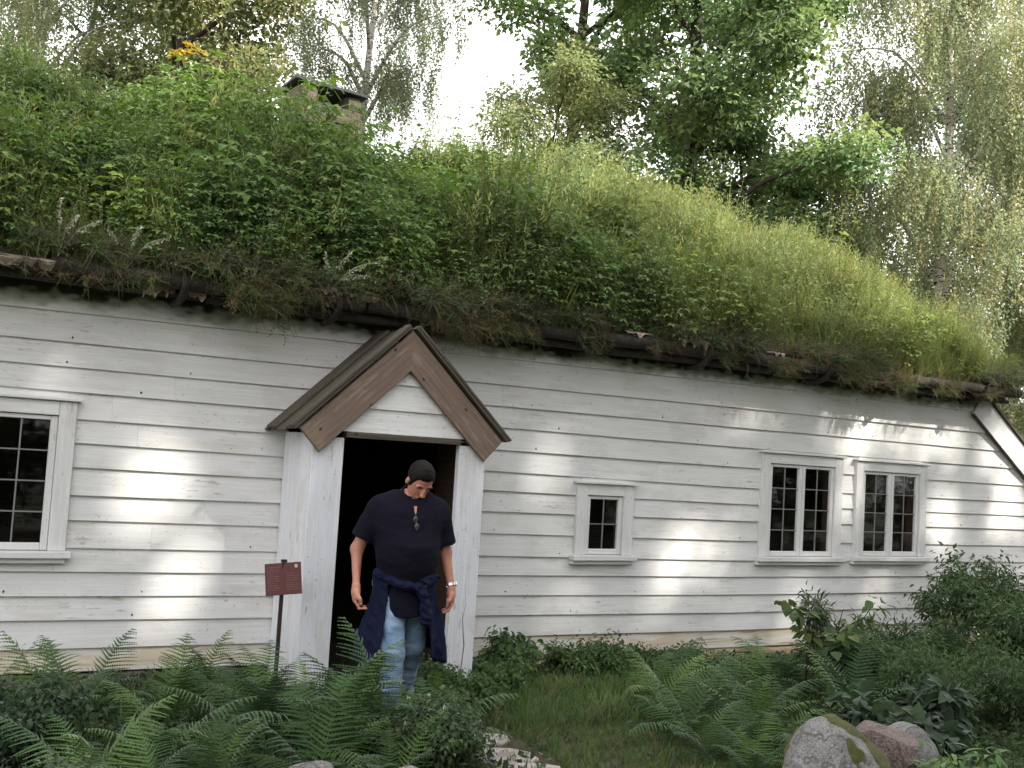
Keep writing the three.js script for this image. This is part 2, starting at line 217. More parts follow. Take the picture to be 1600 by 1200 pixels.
{ // windows: casing, head and sill boards, sashes, leaded panes
  const paneGeo = {};
  for (const w of WIN) {
    const win = sub(house, 'window'), z = .03, c = .115, pm = mPaint[1], P = (n, ...a) => part(win, n, boxUV(rbox(...a), a[1] - a[0] < a[3] - a[2], w.x0, w.y0), pm);
    const jx0 = w.x0 + c, jx1 = w.x1 - c, jt = w.y1 - .125, jb = w.y0 + .075;
    P('casing', w.x0, jx0, jb + .001, jt + .10, .012, z + .026); P('casing', jx1, w.x1, jb + .001, jt + .10, .012, z + .026); P('casing', jx0 + .001, jx1 - .001, jt, jt + .10, .012, z + .024);
    P('head_board', w.x0 - .025, w.x1 + .025, jt + .102, w.y1, .005, z + .052); P('sill', w.x0 - .035, w.x1 + .035, w.y0 + .028, jb, -.05, z + .075); P('apron', w.x0 - .03, w.x1 + .0, w.y0 - .008, w.y0 + .026, .005, z + .045);
    P('jamb', jx0 - .03, jx0, jb, jt, -.012, .011); P('jamb', jx1, jx1 + .03, jb, jt, -.012, .011);
    const sw = (jx1 - jx0) / w.sashes;
    for (let s = 0; s < w.sashes; s++) {
      const a = jx0 + s * sw + .002, b = a + sw - .004, st = .045, rt = .03, rb = .05, g = [a + st, b - st, jb + .004 + rb, jt - .004 - rt];
      P('stile', a, g[0], jb + .004, jt - .004, .0, .036); P('stile', g[1], b, jb + .004, jt - .004, .0, .036); P('rail', g[0] + .0005, g[1] - .0005, g[3], jt - .004, .0, .034); P('rail', g[0] + .0005, g[1] - .0005, jb + .004, g[2], .0, .034);
      const pw = (g[1] - g[0]) / 2, ph = (g[3] - g[2]) / w.rows, R = rng(900 + Math.round(w.x0 * 100) + s);
      for (let i = 0; i < 2; i++) for (let j = 0; j < w.rows; j++) { const key = pw.toFixed(4) + ph.toFixed(4), pg = paneGeo[key] ??= new THREE.PlaneGeometry(pw - .006, ph - .006), m = part(win, 'glass_pane', pg, mGlass); m.position.set(g[0] + (i + .5) * pw, g[2] + (j + .5) * ph, .016); m.rotation.set((R() - .5) * .03, (R() - .5) * .03, 0); }
      part(win, 'lead_bar', box(g[0] + pw - .005, g[0] + pw + .005, g[2], g[3], .011, .022), mLead);
      for (let j = 1; j < w.rows; j++) part(win, 'lead_bar', box(g[0] - .004, g[1] + .004, g[2] + j * ph - .0045, g[2] + j * ph + .0045, .0105, .0225), mLead);
    }
  }
}
{ // gabled porch
  const porch = sub(house, 'porch'), z1 = .62, xl = 2.845, xr = 4.285, cx = 3.565, ap = 2.715, sl = .945, P = (n, g, m) => part(porch, n, g, m);
  const crackTex = paint(181, [.84, .845, .86], (c, u, v, a, b) => c);
  const mPost = M({ map: rep(crackTex, .25, 1), bumpMap: rep(bumpPaint, .25, 1), bumpScale: .003, roughness: .65 });
  P('corner_post', boxUV(rbox(xl, xl + .245, -.1, 1.845, z1 - .05, z1), true, .3, .1), mPost);
  // right post: split by a long crack, modelled as an open seam between two halves
  { const seam = [[-.1, .02], [.1, .0], [.3, .015], [.5, -.012], [.62, .008], [.74, -.006]], sh = (side) => { const s = new THREE.Shape(), w = .235, x = 4.05; if (side) { s.moveTo(x + w, -.1); s.lineTo(x + w, 1.845); s.lineTo(x + .135, 1.845); s.lineTo(x + .135, .95); for (const [y, o] of [...seam].reverse()) s.lineTo(x + .135 + o + .006 * sstep(.85, .3, y), y); } else { s.moveTo(x, -.1); for (const [y, o] of seam) s.lineTo(x + .135 + o - .006 * sstep(.85, .3, y), y); s.lineTo(x + .1345, .95); s.lineTo(x + .1345, 1.845); s.lineTo(x, 1.845); } s.closePath(); const g = new THREE.ExtrudeGeometry(s, { depth: .05, bevelEnabled: false }); g.translate(0, 0, z1 - .05); return boxUV(g, true, .9, .4); }; P('corner_post', sh(0), mPost); P('corner_post', sh(1), mPost); P('crack_filler', box(4.1, 4.25, -.1, 1.8, z1 - .08, z1 - .052), mDark); }
  for (const [x, d] of [[xl, 1], [xr, -1]]) { // side walls of upright boards
    for (let i = 0; i < 3; i++) { const a = .03 + i * .18, b = Math.min(a + .178, z1 - .053); P('side_board', boxUV(rbox(Math.min(x, x + d * .025), Math.max(x, x + d * .025), -.1, 1.87, a, b, .003), true, i * .4, .2 * i), mPost); }
    P('side_lining', box(Math.min(x + d * .027, x + d * .05), Math.max(x + d * .027, x + d * .05), -.1, 1.87, -.03, z1 - .0503), mRoom);
  }
  P('door_head', boxUV(rbox(xl + .247, xr - .237, 1.848, 1.893, z1 - .07, z1 + .03)), mOldWood);
  // gable cladding
  const gy = [1.895, 2.076, 2.272, 2.6], wAt = y => (ap - .03 - y) / sl;
  for (let i = 0; i < 3; i++) { const a = gy[i], b = gy[i + 1], s = new THREE.Shape(); s.moveTo(cx - wAt(a), a); s.lineTo(cx + wAt(a), a); s.lineTo(cx + Math.max(.005, wAt(b)), b); s.lineTo(cx - Math.max(.005, wAt(b)), b); s.closePath(); const g = new THREE.ExtrudeGeometry(s, { depth: .02, bevelEnabled: false }); const p = g.attributes.position; for (let q = 0; q < p.count; q++) p.setZ(q, p.getZ(q) + z1 - .03 + .018 * (1 - (p.getY(q) - a) / (b - a)) + (i === 0 ? .001 : 0)); g.computeVertexNormals(); P('clapboard', boxUV(g, false, i, i * .3), mPaint[i % 2]); }
  P('gable_backing', (() => { const s = new THREE.Shape(); s.moveTo(cx - .78, 1.88); s.lineTo(cx + .78, 1.88); s.lineTo(cx, ap - .08); s.closePath(); const g = new THREE.ExtrudeGeometry(s, { depth: .02, bevelEnabled: false }); g.translate(0, 0, z1 - .058); return g; })(), mRoom);
  // barge boards with a plumb joint at the top and square-cut feet
  const ang = Math.atan(sl), wv = .30, e = .845;
  for (const d of [-1, 1]) {
    const s = new THREE.Shape(), ty = ap - .03, fx = e - .01, nx = Math.sin(ang) * wv * Math.cos(ang), ny = Math.cos(ang) * wv * Math.cos(ang);
    s.moveTo(cx + d * .001, ty); s.lineTo(cx + d * fx, ty - fx * sl); s.lineTo(cx + d * (fx - nx), ty - fx * sl - ny); s.lineTo(cx + d * .001, ty - wv); s.closePath();
    const g = new THREE.ExtrudeGeometry(s, { depth: .028, bevelEnabled: true, bevelThickness: .004, bevelSize: .004, bevelSegments: 1 }); g.translate(0, 0, z1 + .022);
    const p = g.attributes.position, uv = new Float32Array(p.count * 2); for (let i = 0; i < p.count; i++) { const x = (p.getX(i) - cx) * d, y = ty - p.getY(i); uv[2 * i] = x * Math.cos(ang) + y * Math.sin(ang) + (d > 0 ? .3 : 0); uv[2 * i + 1] = -x * Math.sin(ang) + y * Math.cos(ang) + (d > 0 ? .17 : .45); } g.setAttribute('uv', new THREE.BufferAttribute(uv, 2));
    P('barge_board', g, mBarge);
    // roof of long planks running down to the eave, two layers lapped
    const Ls = e / Math.cos(ang) + .02, R = rng(70 + d);
    for (let i = 0; i < 4; i++) { const a = -.12 + i * .205, b = Math.min(a + .203, z1 + .075), lift = i % 2 ? .024 : .002; const g2 = boxUV(rbox(0, Ls - (i % 2 ? .01 : 0) + .02 * R(), lift, lift + .022, a, b, .004), false, R(), R()); g2.rotateZ(-ang); if (d < 0) g2.scale(-1, 1, 1); if (d < 0) { const ix = g2.index; if (ix) for (let t = 0; t < ix.count; t += 3) { const q = ix.getX(t); ix.setX(t, ix.getX(t + 1)); ix.setX(t + 1, q); } g2.computeVertexNormals(); } g2.translate(cx, ap - .028, 0); P('roof_plank', g2, mOldWood); }
    const cap = boxUV(rbox(0, Ls + .01, .046, .066, z1 - .01, z1 + .082, .004)); cap.rotateZ(-ang); if (d < 0) { cap.scale(-1, 1, 1); } cap.translate(cx, ap - .03, 0); P('roof_edge_board', d < 0 ? toCreasedNormals(flip(cap), .6) : cap, mOldWood);
  }
  P('threshold', rbox(xl + .25, xr - .24, -.12, .03, .2, z1 - .02), mOldWood);
}
function flip(g) { const q = g.toNonIndexed(), p = q.attributes.position; for (let i = 0; i < p.count; i += 3) { const a = [p.getX(i), p.getY(i), p.getZ(i)]; p.setXYZ(i, p.getX(i + 1), p.getY(i + 1), p.getZ(i + 1)); p.setXYZ(i + 1, ...a); } return q; }

// turf roof: deck, soil, eave logs, birch bark, chimney
const EZ = .34, RZ = -3, EY = 2.93, RY = 4.72, XE = 11.5;
const roofY = (z) => z > RZ ? lerp(EY, RY, (EZ - z) / (EZ - RZ)) : lerp(RY, EY, (RZ - z) / 3.4);
const roofBump = (x, z) => .22 * (fbm(nC, x * .8 + 9, z * .8 + 9, 256, 256, 3) - .5);
{
  const roof = sub(house, 'turf_roof'), R = rng(88);
  const deck = fuse([(() => { const g = box(X0 - .2, XE, -.05, -.01, 0, 3.9); g.rotateX(Math.atan((RY - EY) / (EZ - RZ))); return g; })()]);
  deck.translate(0, 0, 0); const bb = new THREE.Box3().setFromBufferAttribute(deck.attributes.position); deck.translate(0, 2.76 - bb.min.y, .24 - bb.max.z); part(roof, 'roof_deck', deck, mDark);
  const back = box(X0 - .2, XE, -.05, -.01, -3.9, 0); back.rotateX(-Math.atan((RY - EY) / 3.4)); const b2 = new THREE.Box3().setFromBufferAttribute(back.attributes.position); back.translate(0, 2.76 - b2.min.y, -6.5 - b2.min.z); part(roof, 'roof_deck', back, mDark);
  // soil body
  const nx = 110, prof = [], pos = [], uv = [], idx = []; prof.push([.20, 2.83], [.26, 2.86], [.29, 2.92]); for (let i = 0; i <= 24; i++) { const z = lerp(EZ - .03, -6.3, i / 24); prof.push([z, roofY(z)]); } prof.push([-6.3, 2.75]);
  for (let i = 0; i <= nx; i++) { const x = lerp(X0 - .2, XE - .02, i / nx); prof.forEach(([z, y], j) => { const b = j < 2 || j > prof.length - 3 ? 0 : roofBump(x, z) * (j < 4 ? .3 : 1); pos.push(x, y + b, z + (j < 4 ? .05 * (fbm(nA, x * 3, j, 256, 256, 3) - .5) : 0)); uv.push(x, j < 3 ? y : z); }); }
  const K = prof.length; for (let i = 0; i < nx; i++) for (let j = 0; j < K - 1; j++) { const a = i * K + j; idx.push(a, a + K, a + 1, a + 1, a + K, a + K + 1); }
  for (const i of [0, nx]) for (let j = 1; j < K - 1; j++) idx.push(i * K, i * K + j, i * K + j + 1);
  const g = new THREE.BufferGeometry(); g.setAttribute('position', new THREE.Float32BufferAttribute(pos, 3)); g.setAttribute('uv', new THREE.Float32BufferAttribute(uv, 2)); g.setIndex(idx); g.computeVertexNormals(); part(roof, 'turf_soil', g, mSoil);
  // logs that hold the turf along the eave, laid end to end in two tiers
  const logs = (y, z, r, cuts) => { for (let i = 0; i + 1 < cuts.length; i++) { const pts = [], a = cuts[i], b = cuts[i + 1] - .03; for (let k = 0; k <= 6; k++) pts.push(V(lerp(a, b, k / 6), y + (R() - .5) * .022, z + (R() - .5) * .03)); const gg = tube(pts, [r * (.95 + .2 * R()), r, r * (.9 + .2 * R())], 10, true, 1), p = gg.attributes.position; for (let q = 0; q < p.count; q++) { p.setY(q, p.getY(q) + .012 * (n3(p.getX(q) * 5, p.getY(q) * 9, p.getZ(q) * 9) - .5)); } part(roof, 'eave_log', gg, mLog); } };
  logs(2.875, .36, .058, [X0, 1.02, 3.3, 6.75, 8.9, 11.5]); logs(2.80, .25, .045, [X0, 2.1, 4.7, 7.7, 11.36]);
  // wooden hooks under the logs
  for (const x of [.55, 1.9, 3.05, 4.55, 5.45, 6.72, 8.3, 9.6, 10.8]) part(roof, 'log_hook', tube([V(x, 2.73, .1), V(x, 2.745, .3), V(x, 2.80, .425), V(x, 2.9, .44)], [.025, .03, .028, .018], 7), mLog);
  // strips of birch bark showing between the turf and the logs
  for (const [x, y, z, w, h, c] of [[.85, 2.865, .425, .5, .06, 1], [1.75, 2.80, .335, .28, .09, 1], [2.0, 2.79, .33, .2, .07, 1], [2.3, 2.78, .33, .32, .07, 0], [3.0, 2.93, .40, .30, .035, 1], [3.25, 2.925, .41, .3, .04, 1], [2.75, 2.78, .32, .5, .06, 0], [4.3, 2.77, .32, .35, .05, 0], [5.4, 2.80, .33, .4, .06, 0], [5.9, 2.945, .40, .35, .05, 1], [6.55, 2.94, .41, .42, .07, 1], [7.0, 2.78, .32, .5, .07, 0], [7.6, 2.94, .40, .3, .04, 1], [8.0, 2.78, .33, .45, .06, 0], [9.1, 2.80, .34, .3, .07, 1], [9.6, 2.77, .32, .4, .05, 0], [10.2, 2.79, .33, .45, .07, 1], [10.9, 2.80, .34, .5, .08, 1], [11.2, 2.945, .39, .35, .06, 1]]) {
    if (!c) continue; const gx = 14, gy = 3, P = [], U = [], I = [], s = R() * 50; for (let i = 0; i <= gx; i++) for (let j = 0; j <= gy; j++) { const u = i / gx - .5, v = j / gy, rag = .22 + .75 * sstep(.28, .72, fbm(nA, i * .55 + s, 3, 256, 256, 3)) + .1 * fbm(nB, i * 2.3 + s, 8, 256, 256, 1); P.push(x + u * w * .8, y + .02 - v * h * rag * 1.2, z + .025 * Math.sin(v * 2 + s) + .02 * (fbm(nB, i * .7 + s, j + s, 256, 256, 2) - .5)); U.push(u * w * 2 + s, v * .3); }
    for (let i = 0; i < gx; i++) for (let j = 0; j < gy; j++) { const a = i * (gy + 1) + j; I.push(a, a + gy + 1, a + 1, a + 1, a + gy + 1, a + gy + 2); } const bg = new THREE.BufferGeometry(); bg.setAttribute('position', new THREE.Float32BufferAttribute(P, 3)); bg.setAttribute('uv', new THREE.Float32BufferAttribute(U, 2)); bg.setIndex(I); bg.computeVertexNormals(); part(roof, 'birch_bark', bg, mBark);
  }
  // chimney of rough flat stones under a slate
  const ch = sub(house, 'chimney'), st = (x0, x1, y0, y1, z0, z1, i) => { const q = new THREE.BoxGeometry(x1 - x0, y1 - y0, z1 - z0, 6, 3, 6), p = q.attributes.position; for (let k = 0; k < p.count; k++) { const x = p.getX(k), y = p.getY(k), z = p.getZ(k), f = 1 - .14 * Math.pow(Math.abs(2 * x / (x1 - x0)), 6) * Math.pow(Math.abs(2 * z / (z1 - z0)), 6); p.setXYZ(k, x * f + .03 * (n3(x * 4 + i * 7, y * 4, z * 4) - .5), y + .025 * (n3(x * 5, y * 5 + i * 3, z * 5) - .5), z * f + .03 * (n3(x * 4, y * 4, z * 4 + i * 5) - .5)); } q.deleteAttribute('normal'); const uvq = q.attributes.uv; q.deleteAttribute('uv'); const w = mergeVertices(q, 1e-4); w.computeVertexNormals(); boxUV(w, false, i * .37, i * .21); w.translate((x0 + x1) / 2, (y0 + y1) / 2, (z0 + z1) / 2); part(ch, 'chimney_stone', toCreasedNormals(w, .7), mChim[i % 3]); };
  const cx0 = 3.66, cx1 = 4.44, cz0 = -3.35, cz1 = -2.72; let y = 4.45, i = 0;
  for (const h of [.2, .19, .21, .19, .17]) { const sp = lerp(cx0, cx1, .35 + .3 * R()), oj = (R() - .5) * .03; st(cx0 + oj, sp - .006, y, y + h - .012, cz0, cz1 + oj, i++); st(sp + .006, cx1 + oj, y, y + h - .012, cz0, cz1 - oj, i++); y += h; }
  st(cx0 + .03, cx0 + .27, y, y + .155, cz0, cz1 - .01, i++); st(cx1 - .22, cx1 - .01, y, y + .14, cz0, cz1 - .02, i++); st(cx0 + .27, cx1 - .22, y, y + .15, cz0, cz0 + .16, i++);
  const cap = new THREE.BoxGeometry(.82, .028, .68, 8, 1, 6); { const p = cap.attributes.position; for (let k = 0; k < p.count; k++) p.setXYZ(k, p.getX(k) + .03 * (n3(p.getZ(k) * 5, 1, 2) - .5), p.getY(k) + .02 * (n3(p.getX(k) * 4, p.getZ(k) * 4, 3) - .5), p.getZ(k) + .05 * (n3(p.getX(k) * 5, 7, 2) - .5)); cap.computeVertexNormals(); cap.rotateZ(-.05); cap.translate(4.04, y + .19, -3.03); } part(ch, 'slate_cap', toCreasedNormals(cap, .6), mSlate);
}

// ------------------------------------------------------------------ foliage shapes
// one leaf: folded oval; base at origin, along dir
function leaf(pos, o, dir, nrm, len, wid, fold = .25, droop = .2) {
  const d = dir.clone().normalize(), s = V().crossVectors(d, nrm).normalize(), n = V().crossVectors(s, d).normalize();
  const P = (t, w, h) => o.clone().addScaledVector(d, len * t).addScaledVector(s, wid * w).addScaledVector(n, h * wid - droop * len * t * t);
  const a = P(0, 0, 0), m = P(.5, 0, 0), e = P(1, 0, 0), l = P(.42, -.5, fold), r = P(.42, .5, fold);
  for (const t of [[a, m, l], [l, m, e], [a, r, m], [m, r, e]]) for (const v of t) pos.push(v.x, v.y, v.z);
}
function leafFine(pos, o, dir, nrm, len, wid, fold = .25, droop = .2) { // near plants: rounded outline, pointed tip
  const d = dir.clone().normalize(), s = V().crossVectors(d, nrm).normalize(), n = V().crossVectors(s, d).normalize(), W = [0, .34, .5, .44, .24, 0], q = W.map((w, i) => { const t = i / 5, P = (k) => o.clone().addScaledVector(d, len * t).addScaledVector(s, wid * w * k).addScaledVector(n, Math.abs(k) * w * fold * wid - droop * len * t * t); return [P(-1), P(0), P(1)]; });
  for (let i = 0; i < 5; i++) for (const k of [0, 1]) for (const v of [q[i][k], q[i + 1][k], q[i][k + 1], q[i][k + 1], q[i + 1][k], q[i + 1][k + 1]]) pos.push(v.x, v.y, v.z);
}
function blade(pos, o, ang, len, wid, lean, bend, seg = 3) {
  const dx = Math.cos(ang), dz = Math.sin(ang); let p = [], th = lean, c = o.clone();
  for (let i = 0; i <= seg; i++) { const w = wid * (1 - Math.pow(i / seg, 1.6)) + .0004; p.push([c.clone().add(V(-dz * w, 0, dx * w)), c.clone().add(V(dz * w, 0, -dx * w))]); c.add(V(dx * Math.sin(th), Math.cos(th), dz * Math.sin(th)).multiplyScalar(len / seg)); th += bend / seg; }
  for (let i = 0; i < seg; i++) { const [a, b] = p[i], [e, f] = p[i + 1]; for (const v of [a, b, e, b, f, e]) pos.push(v.x, v.y, v.z); }
}
const rv = (R) => V(R() * 2 - 1, R() * 2 - 1, R() * 2 - 1).normalize();
function leafCluster(seed, n, spread, len, wid, flat = .6, droop = .25, one = leaf) {
  const R = rng(seed), pos = [];
  for (let i = 0; i < n; i++) { const d = rv(R); const o = d.clone().multiplyScalar(spread * Math.cbrt(R())); o.y *= flat; const dir = V(d.x, d.y * .5 - .15, d.z).add(rv(R).multiplyScalar(.6)); one(pos, o, dir, V((R() - .5) * 1.2, 1, (R() - .5) * 1.2), len * (.7 + .6 * R()), wid * (.7 + .6 * R()), .22, droop); }
  return triGeo(pos);
}
function strand(seed, len, n, ll, lw) { // hanging birch twig
  const R = rng(seed), pos = []; let p = V(0, 0, 0);
  for (let i = 0; i < n; i++) { p = p.clone().add(V((R() - .5) * .06, -len / n, (R() - .5) * .06)); const d = rv(R); d.y = -.5 - R() * .6; leaf(pos, p.clone().add(rv(R).multiplyScalar(.05)), d, rv(R), ll * (.7 + .6 * R()), lw * (.7 + .6 * R()), .15, .1); if (i % 3 === 0 && i) blade(pos, p, R() * 6.28, len / n * 3.4, .0035, 0, .2, 1); }
  return triGeo(pos);
}
function sprig(seed, h, pairs, ll, lw, one = leaf) { // leafy herb: stem with compound leaves
  const R = rng(seed), pos = [], lean = V((R() - .5) * .4, 1, (R() - .5) * .4).normalize();
  blade(pos, V(0, -.05, 0), R() * 6, h, .004, .05, .15, 3);
  for (let i = 0; i < pairs; i++) { const t = .25 + .75 * i / pairs, o = lean.clone().multiplyScalar(h * t), a = i * 2.4 + R(), out = V(Math.cos(a), .35 - .2 * R(), Math.sin(a)), stalk = h * .32 * (1.15 - t) + .05; const q = o.clone().addScaledVector(out, stalk); blade(pos, o, a, stalk * 1.1, .0025, 1.1, .2, 1);
    const side = V(-Math.sin(a), 0, Math.cos(a)); one(pos, q, out.clone().setY(-.15 + .3 * R()), V((R() - .5) * .9, 1, (R() - .5) * .9), ll * 1.15, lw * 1.1, .2, .3); for (const s of [-1, 1]) one(pos, q.clone().addScaledVector(out, -.012), out.clone().multiplyScalar(.5).addScaledVector(side, s).setY(-.05 + .25 * R()), V((R() - .5) * .9, 1, (R() - .5) * .9), ll * (.8 + .3 * R()), lw, .2, .3); }
  return triGeo(pos);
}
function feather(seed, h, n, ll, lw, stems = 3, spread = .25) { // fine-leaved herb: several thin upright stems set with narrow leaves
  const R = rng(seed), pos = [];
  for (let s = 0; s < stems; s++) { const a0 = R() * 6.28, lean = spread * (.3 + R()), hh = h * (.7 + .5 * R()), o0 = V((R() - .5) * .08, -.04, (R() - .5) * .08); blade(pos, o0, a0, hh, .003, lean * .5, lean, 3);
    for (let i = 0; i < n; i++) { const t = .18 + .82 * i / n, th = lean * .5 + lean * t * .5, o = o0.clone().add(V(Math.cos(a0) * Math.sin(th) * hh * t, Math.cos(th) * hh * t, Math.sin(a0) * Math.sin(th) * hh * t)), a = i * 2.1 + R(); leaf(pos, o, V(Math.cos(a), .5 + .5 * R(), Math.sin(a)), V(R() - .5, 1, R() - .5), ll * (1.25 - t) * (.7 + .6 * R()), lw * (.7 + .6 * R()), .15, .25); } }
  return triGeo(pos);
}
function tuft(seed, n, len, wid, lean, bend, up = 0) { const R = rng(seed), pos = []; for (let i = 0; i < n; i++) blade(pos, V((R() - .5) * .07, up, (R() - .5) * .07), R() * 6.28, len * (.55 + .6 * R()), wid * (.7 + .6 * R()), lean * R(), bend * (.4 + R()), 3); return triGeo(pos); }
function seedGrass(seed, n, len) { const R = rng(seed), pos = []; for (let i = 0; i < n; i++) { const a = R() * 6.28, l = len * (.7 + .5 * R()), ln = .25 * R(), o = V((R() - .5) * .1, -.02, (R() - .5) * .1); blade(pos, o, a, l, .0022, ln, .25, 2); const tip = o.clone().add(V(Math.cos(a) * Math.sin(ln + .1) * l, Math.cos(ln + .1) * l, Math.sin(a) * Math.sin(ln + .1) * l)); for (let k = 0; k < 7; k++) leaf(pos, tip.clone().add(V(0, -k * .022, 0)), V(Math.cos(k * 2.4), 1.6, Math.sin(k * 2.4)), rv(R), .04, .011, .1, .2); } return triGeo(pos); }

const dummy = new THREE.Object3D();
// scatter: list of {p, s, ry, tilt, color} onto one instanced mesh
function scatter(parent, name, geo, mat, items) {
  const m = new THREE.InstancedMesh(geo, mat, items.length), c = new THREE.Color();
  items.forEach((it, i) => { dummy.position.copy(it.p); dummy.rotation.set(it.rx ?? 0, it.ry ?? 0, it.rz ?? 0); if (Array.isArray(it.s)) dummy.scale.set(...it.s); else dummy.scale.setScalar(it.s ?? 1); dummy.updateMatrix(); m.setMatrixAt(i, dummy.matrix); m.setColorAt(i, c.setRGB(...it.c)); });
  m.castShadow = m.receiveShadow = true; m.userData.kind = 'stuff'; if (parent) { m.name = name; parent.add(m); } return m;
}
const vary = (c, R, a = .25, y = .15) => { const k = 1 + (R() - .5) * 2 * a, w = (R() - .5) * 2 * y; return [clamp(c[0] * k * (1 + w), .004, 1), clamp(c[1] * k, .004, 1), clamp(c[2] * k * (1 - w), .004, 1)]; };

// ------------------------------------------------------------------ roof vegetation
{
  const R = rng(4242), types = {
    bramble: { g: [sprig(1, .40, 11, .046, .027), sprig(2, .34, 10, .050, .029), sprig(3, .46, 13, .043, .025)], c: [.115, .195, .026], it: [[], [], []] },
    herb: { g: [feather(4, .48, 20, .06, .014), feather(5, .42, 18, .07, .016), feather(6, .55, 22, .05, .012, 4)], c: [.115, .16, .036], it: [[], [], []] },
    grass: { g: [tuft(7, 14, .42, .0042, .5, .9), tuft(8, 12, .50, .0036, .4, .8)], c: [.20, .245, .045], it: [[], []] },
    seed: { g: [seedGrass(9, 7, .52), seedGrass(10, 6, .44)], c: [.29, .32, .10], it: [[], []] },
    dry: { g: [tuft(11, 12, .30, .0035, .9, 1.1), feather(12, .3, 10, .04, .008, 3, .7)], c: [.22, .16, .085], it: [[], []] },
  };
  const put = (k, p, s, c, tilt = .25) => { const t = types[k], i = Math.floor(R() * t.g.length); t.it[i].push({ p, s, ry: R() * 6.28, rx: (R() - .5) * tilt * 2 + .12, rz: (R() - .5) * tilt * 2, c }); };
  for (let i = 0; i < 42000; i++) {
    const x = lerp(-1.6, XE + .02, R()), s = Math.pow(R(), 1.12), z = lerp(EZ + .02, -3.7, s);
    const p = V(x, roofY(z) + roofBump(x, z) - .01, z), patch = fbm(nA, x * .9, z * .9 + 50, 256, 256, 3), patch2 = fbm(nB, x * .7 + 20, z * 1.1 + 70, 256, 256, 3), right = sstep(4.6, 8.2, x + (patch - .5) * 3), low = 1 - sstep(0, .16, s);
    let w = { bramble: (1 - right) * 1.9 * sstep(.34, .52, patch) + .16, herb: .55 + .4 * sstep(.4, .6, patch2), grass: .25 + .75 * right, seed: .05 + .5 * right * sstep(.1, .4, s), dry: .20 + .30 * low + .10 * right };
    let tot = Object.values(w).reduce((a, b) => a + b), r = R() * tot, k = 'herb'; for (const q in w) { r -= w[q]; if (r <= 0) { k = q; break; } }
    let c = types[k].c; if (k !== 'dry') c = mix3(c, [.25, .27, .08], .6 * right * (.3 + .9 * patch2)); const dark = sstep(.54, .66, patch2) * .5; c = mix3(c, [c[0] * .6, c[1] * .68, c[2] * .8], dark);
    const lump = fbm(nC, x * 1.5, z * 1.5, 256, 256, 3), top_ = sstep(.6, .9, s), size = (.55 + .75 * R()) * lerp(1.1, .8, low) * (.26 + 1.45 * lump) * (k === 'herb' && R() < .12 ? 1.5 : k === 'bramble' && R() < .15 ? 1.35 : 1) * (1 + .20 * sstep(1.6, 2.6, x) * sstep(8.6, 6.4, x)) * (1 - .55 * sstep(.45, .75, s) * sstep(1.5, .9, Math.abs(x - 3.75))) * (1 - .34 * top_ * sstep(3.2, 1.2, x)) * (1 - .38 * sstep(8.8, 10.6, x) * (.4 + .6 * top_));
    if (lump < .42 && R() < .82) continue;
    put(k, p, size, vary(c, R, .28, .14));
  }
  // scattered bushier plants with larger leaves, and dark spiky ones
  const bush = [sprig(41, .50, 14, .062, .038, leafFine), sprig(42, .44, 13, .066, .036, leafFine)], dk = [feather(43, .5, 30, .075, .012, 7, .5)], BI = [[], []], DI = [[]];
  for (let i = 0; i < 520; i++) { const x = lerp(-1.2, 7.5, Math.pow(R(), .9)), z = lerp(.15, -2.6, R()); if (Math.abs(x - 3.7) < 1.2 && z < -1.4) continue; BI[i % 2].push({ p: V(x, roofY(z) + roofBump(x, z), z), s: .6 + .5 * R(), ry: R() * 6.28, rx: .15 + (R() - .5) * .5, rz: (R() - .5) * .4, c: vary(R() < .55 ? [.20, .31, .03] : [.115, .21, .03], R, .2) }); }
  for (const [x, z, n] of [[3.9, -.9, 26], [5.2, -.35, 30], [9.1, -.1, 36], [7.2, -1.2, 16], [1.2, -.6, 20]]) for (let i = 0; i < n; i++) { const a = x + (R() + R() - 1) * .35, b = z + (R() + R() - 1) * .3; DI[0].push({ p: V(a, roofY(b) + roofBump(a, b), b), s: .75 + .5 * R(), ry: R() * 6.28, rx: (R() - .5) * .4, rz: (R() - .5) * .4, c: vary([.035, .07, .028], R, .2) }); }
  bush.forEach((g, i) => top(scatter(null, '', g, mLeaf, BI[i]), 'roof_brambles', 'bright broad leaves of taller weeds standing out on the turf roof', 'plants', null, 'stuff')); top(scatter(null, '', dk[0], mLeaf, DI[0]), 'roof_heather', 'dark spiky tufts among the roof grass', 'plants', null, 'stuff');
  // taller growth at the left end of the ridge
  for (let i = 0; i < 110; i++) { const x = lerp(-1.2, 2.2, R()), z = lerp(-1.6, -3.2, R()); put('herb', V(x, roofY(z), z), .7 + .6 * R(), vary([.10, .16, .045], R)); }
  for (const k in types) types[k].g.forEach((g, i) => top(scatter(null, '', g, k === 'bramble' ? mLeaf : mLeafThin, types[k].it[i]), { bramble: 'roof_herbs', herb: 'roof_weeds', grass: 'roof_grass', seed: 'roof_seed_grass', dry: 'roof_dry_grass' }[k], { bramble: 'broad-leaved green herbs growing thick on the turf roof', herb: 'fine-leaved green weeds covering the turf roof', grass: 'long grass growing on the turf roof', seed: 'pale seeding grass on the turf roof', dry: 'brown withered grass along the turf roof' }[k], 'plants', null, 'stuff'));
  // hanging growth over the eave
  const hang = [tuft(21, 10, .32, .004, 1.2, 1.9), tuft(22, 9, .40, .0035, 1.0, 2.1), feather(23, .34, 14, .04, .012, 3, 1.1)], H = [[], [], []];
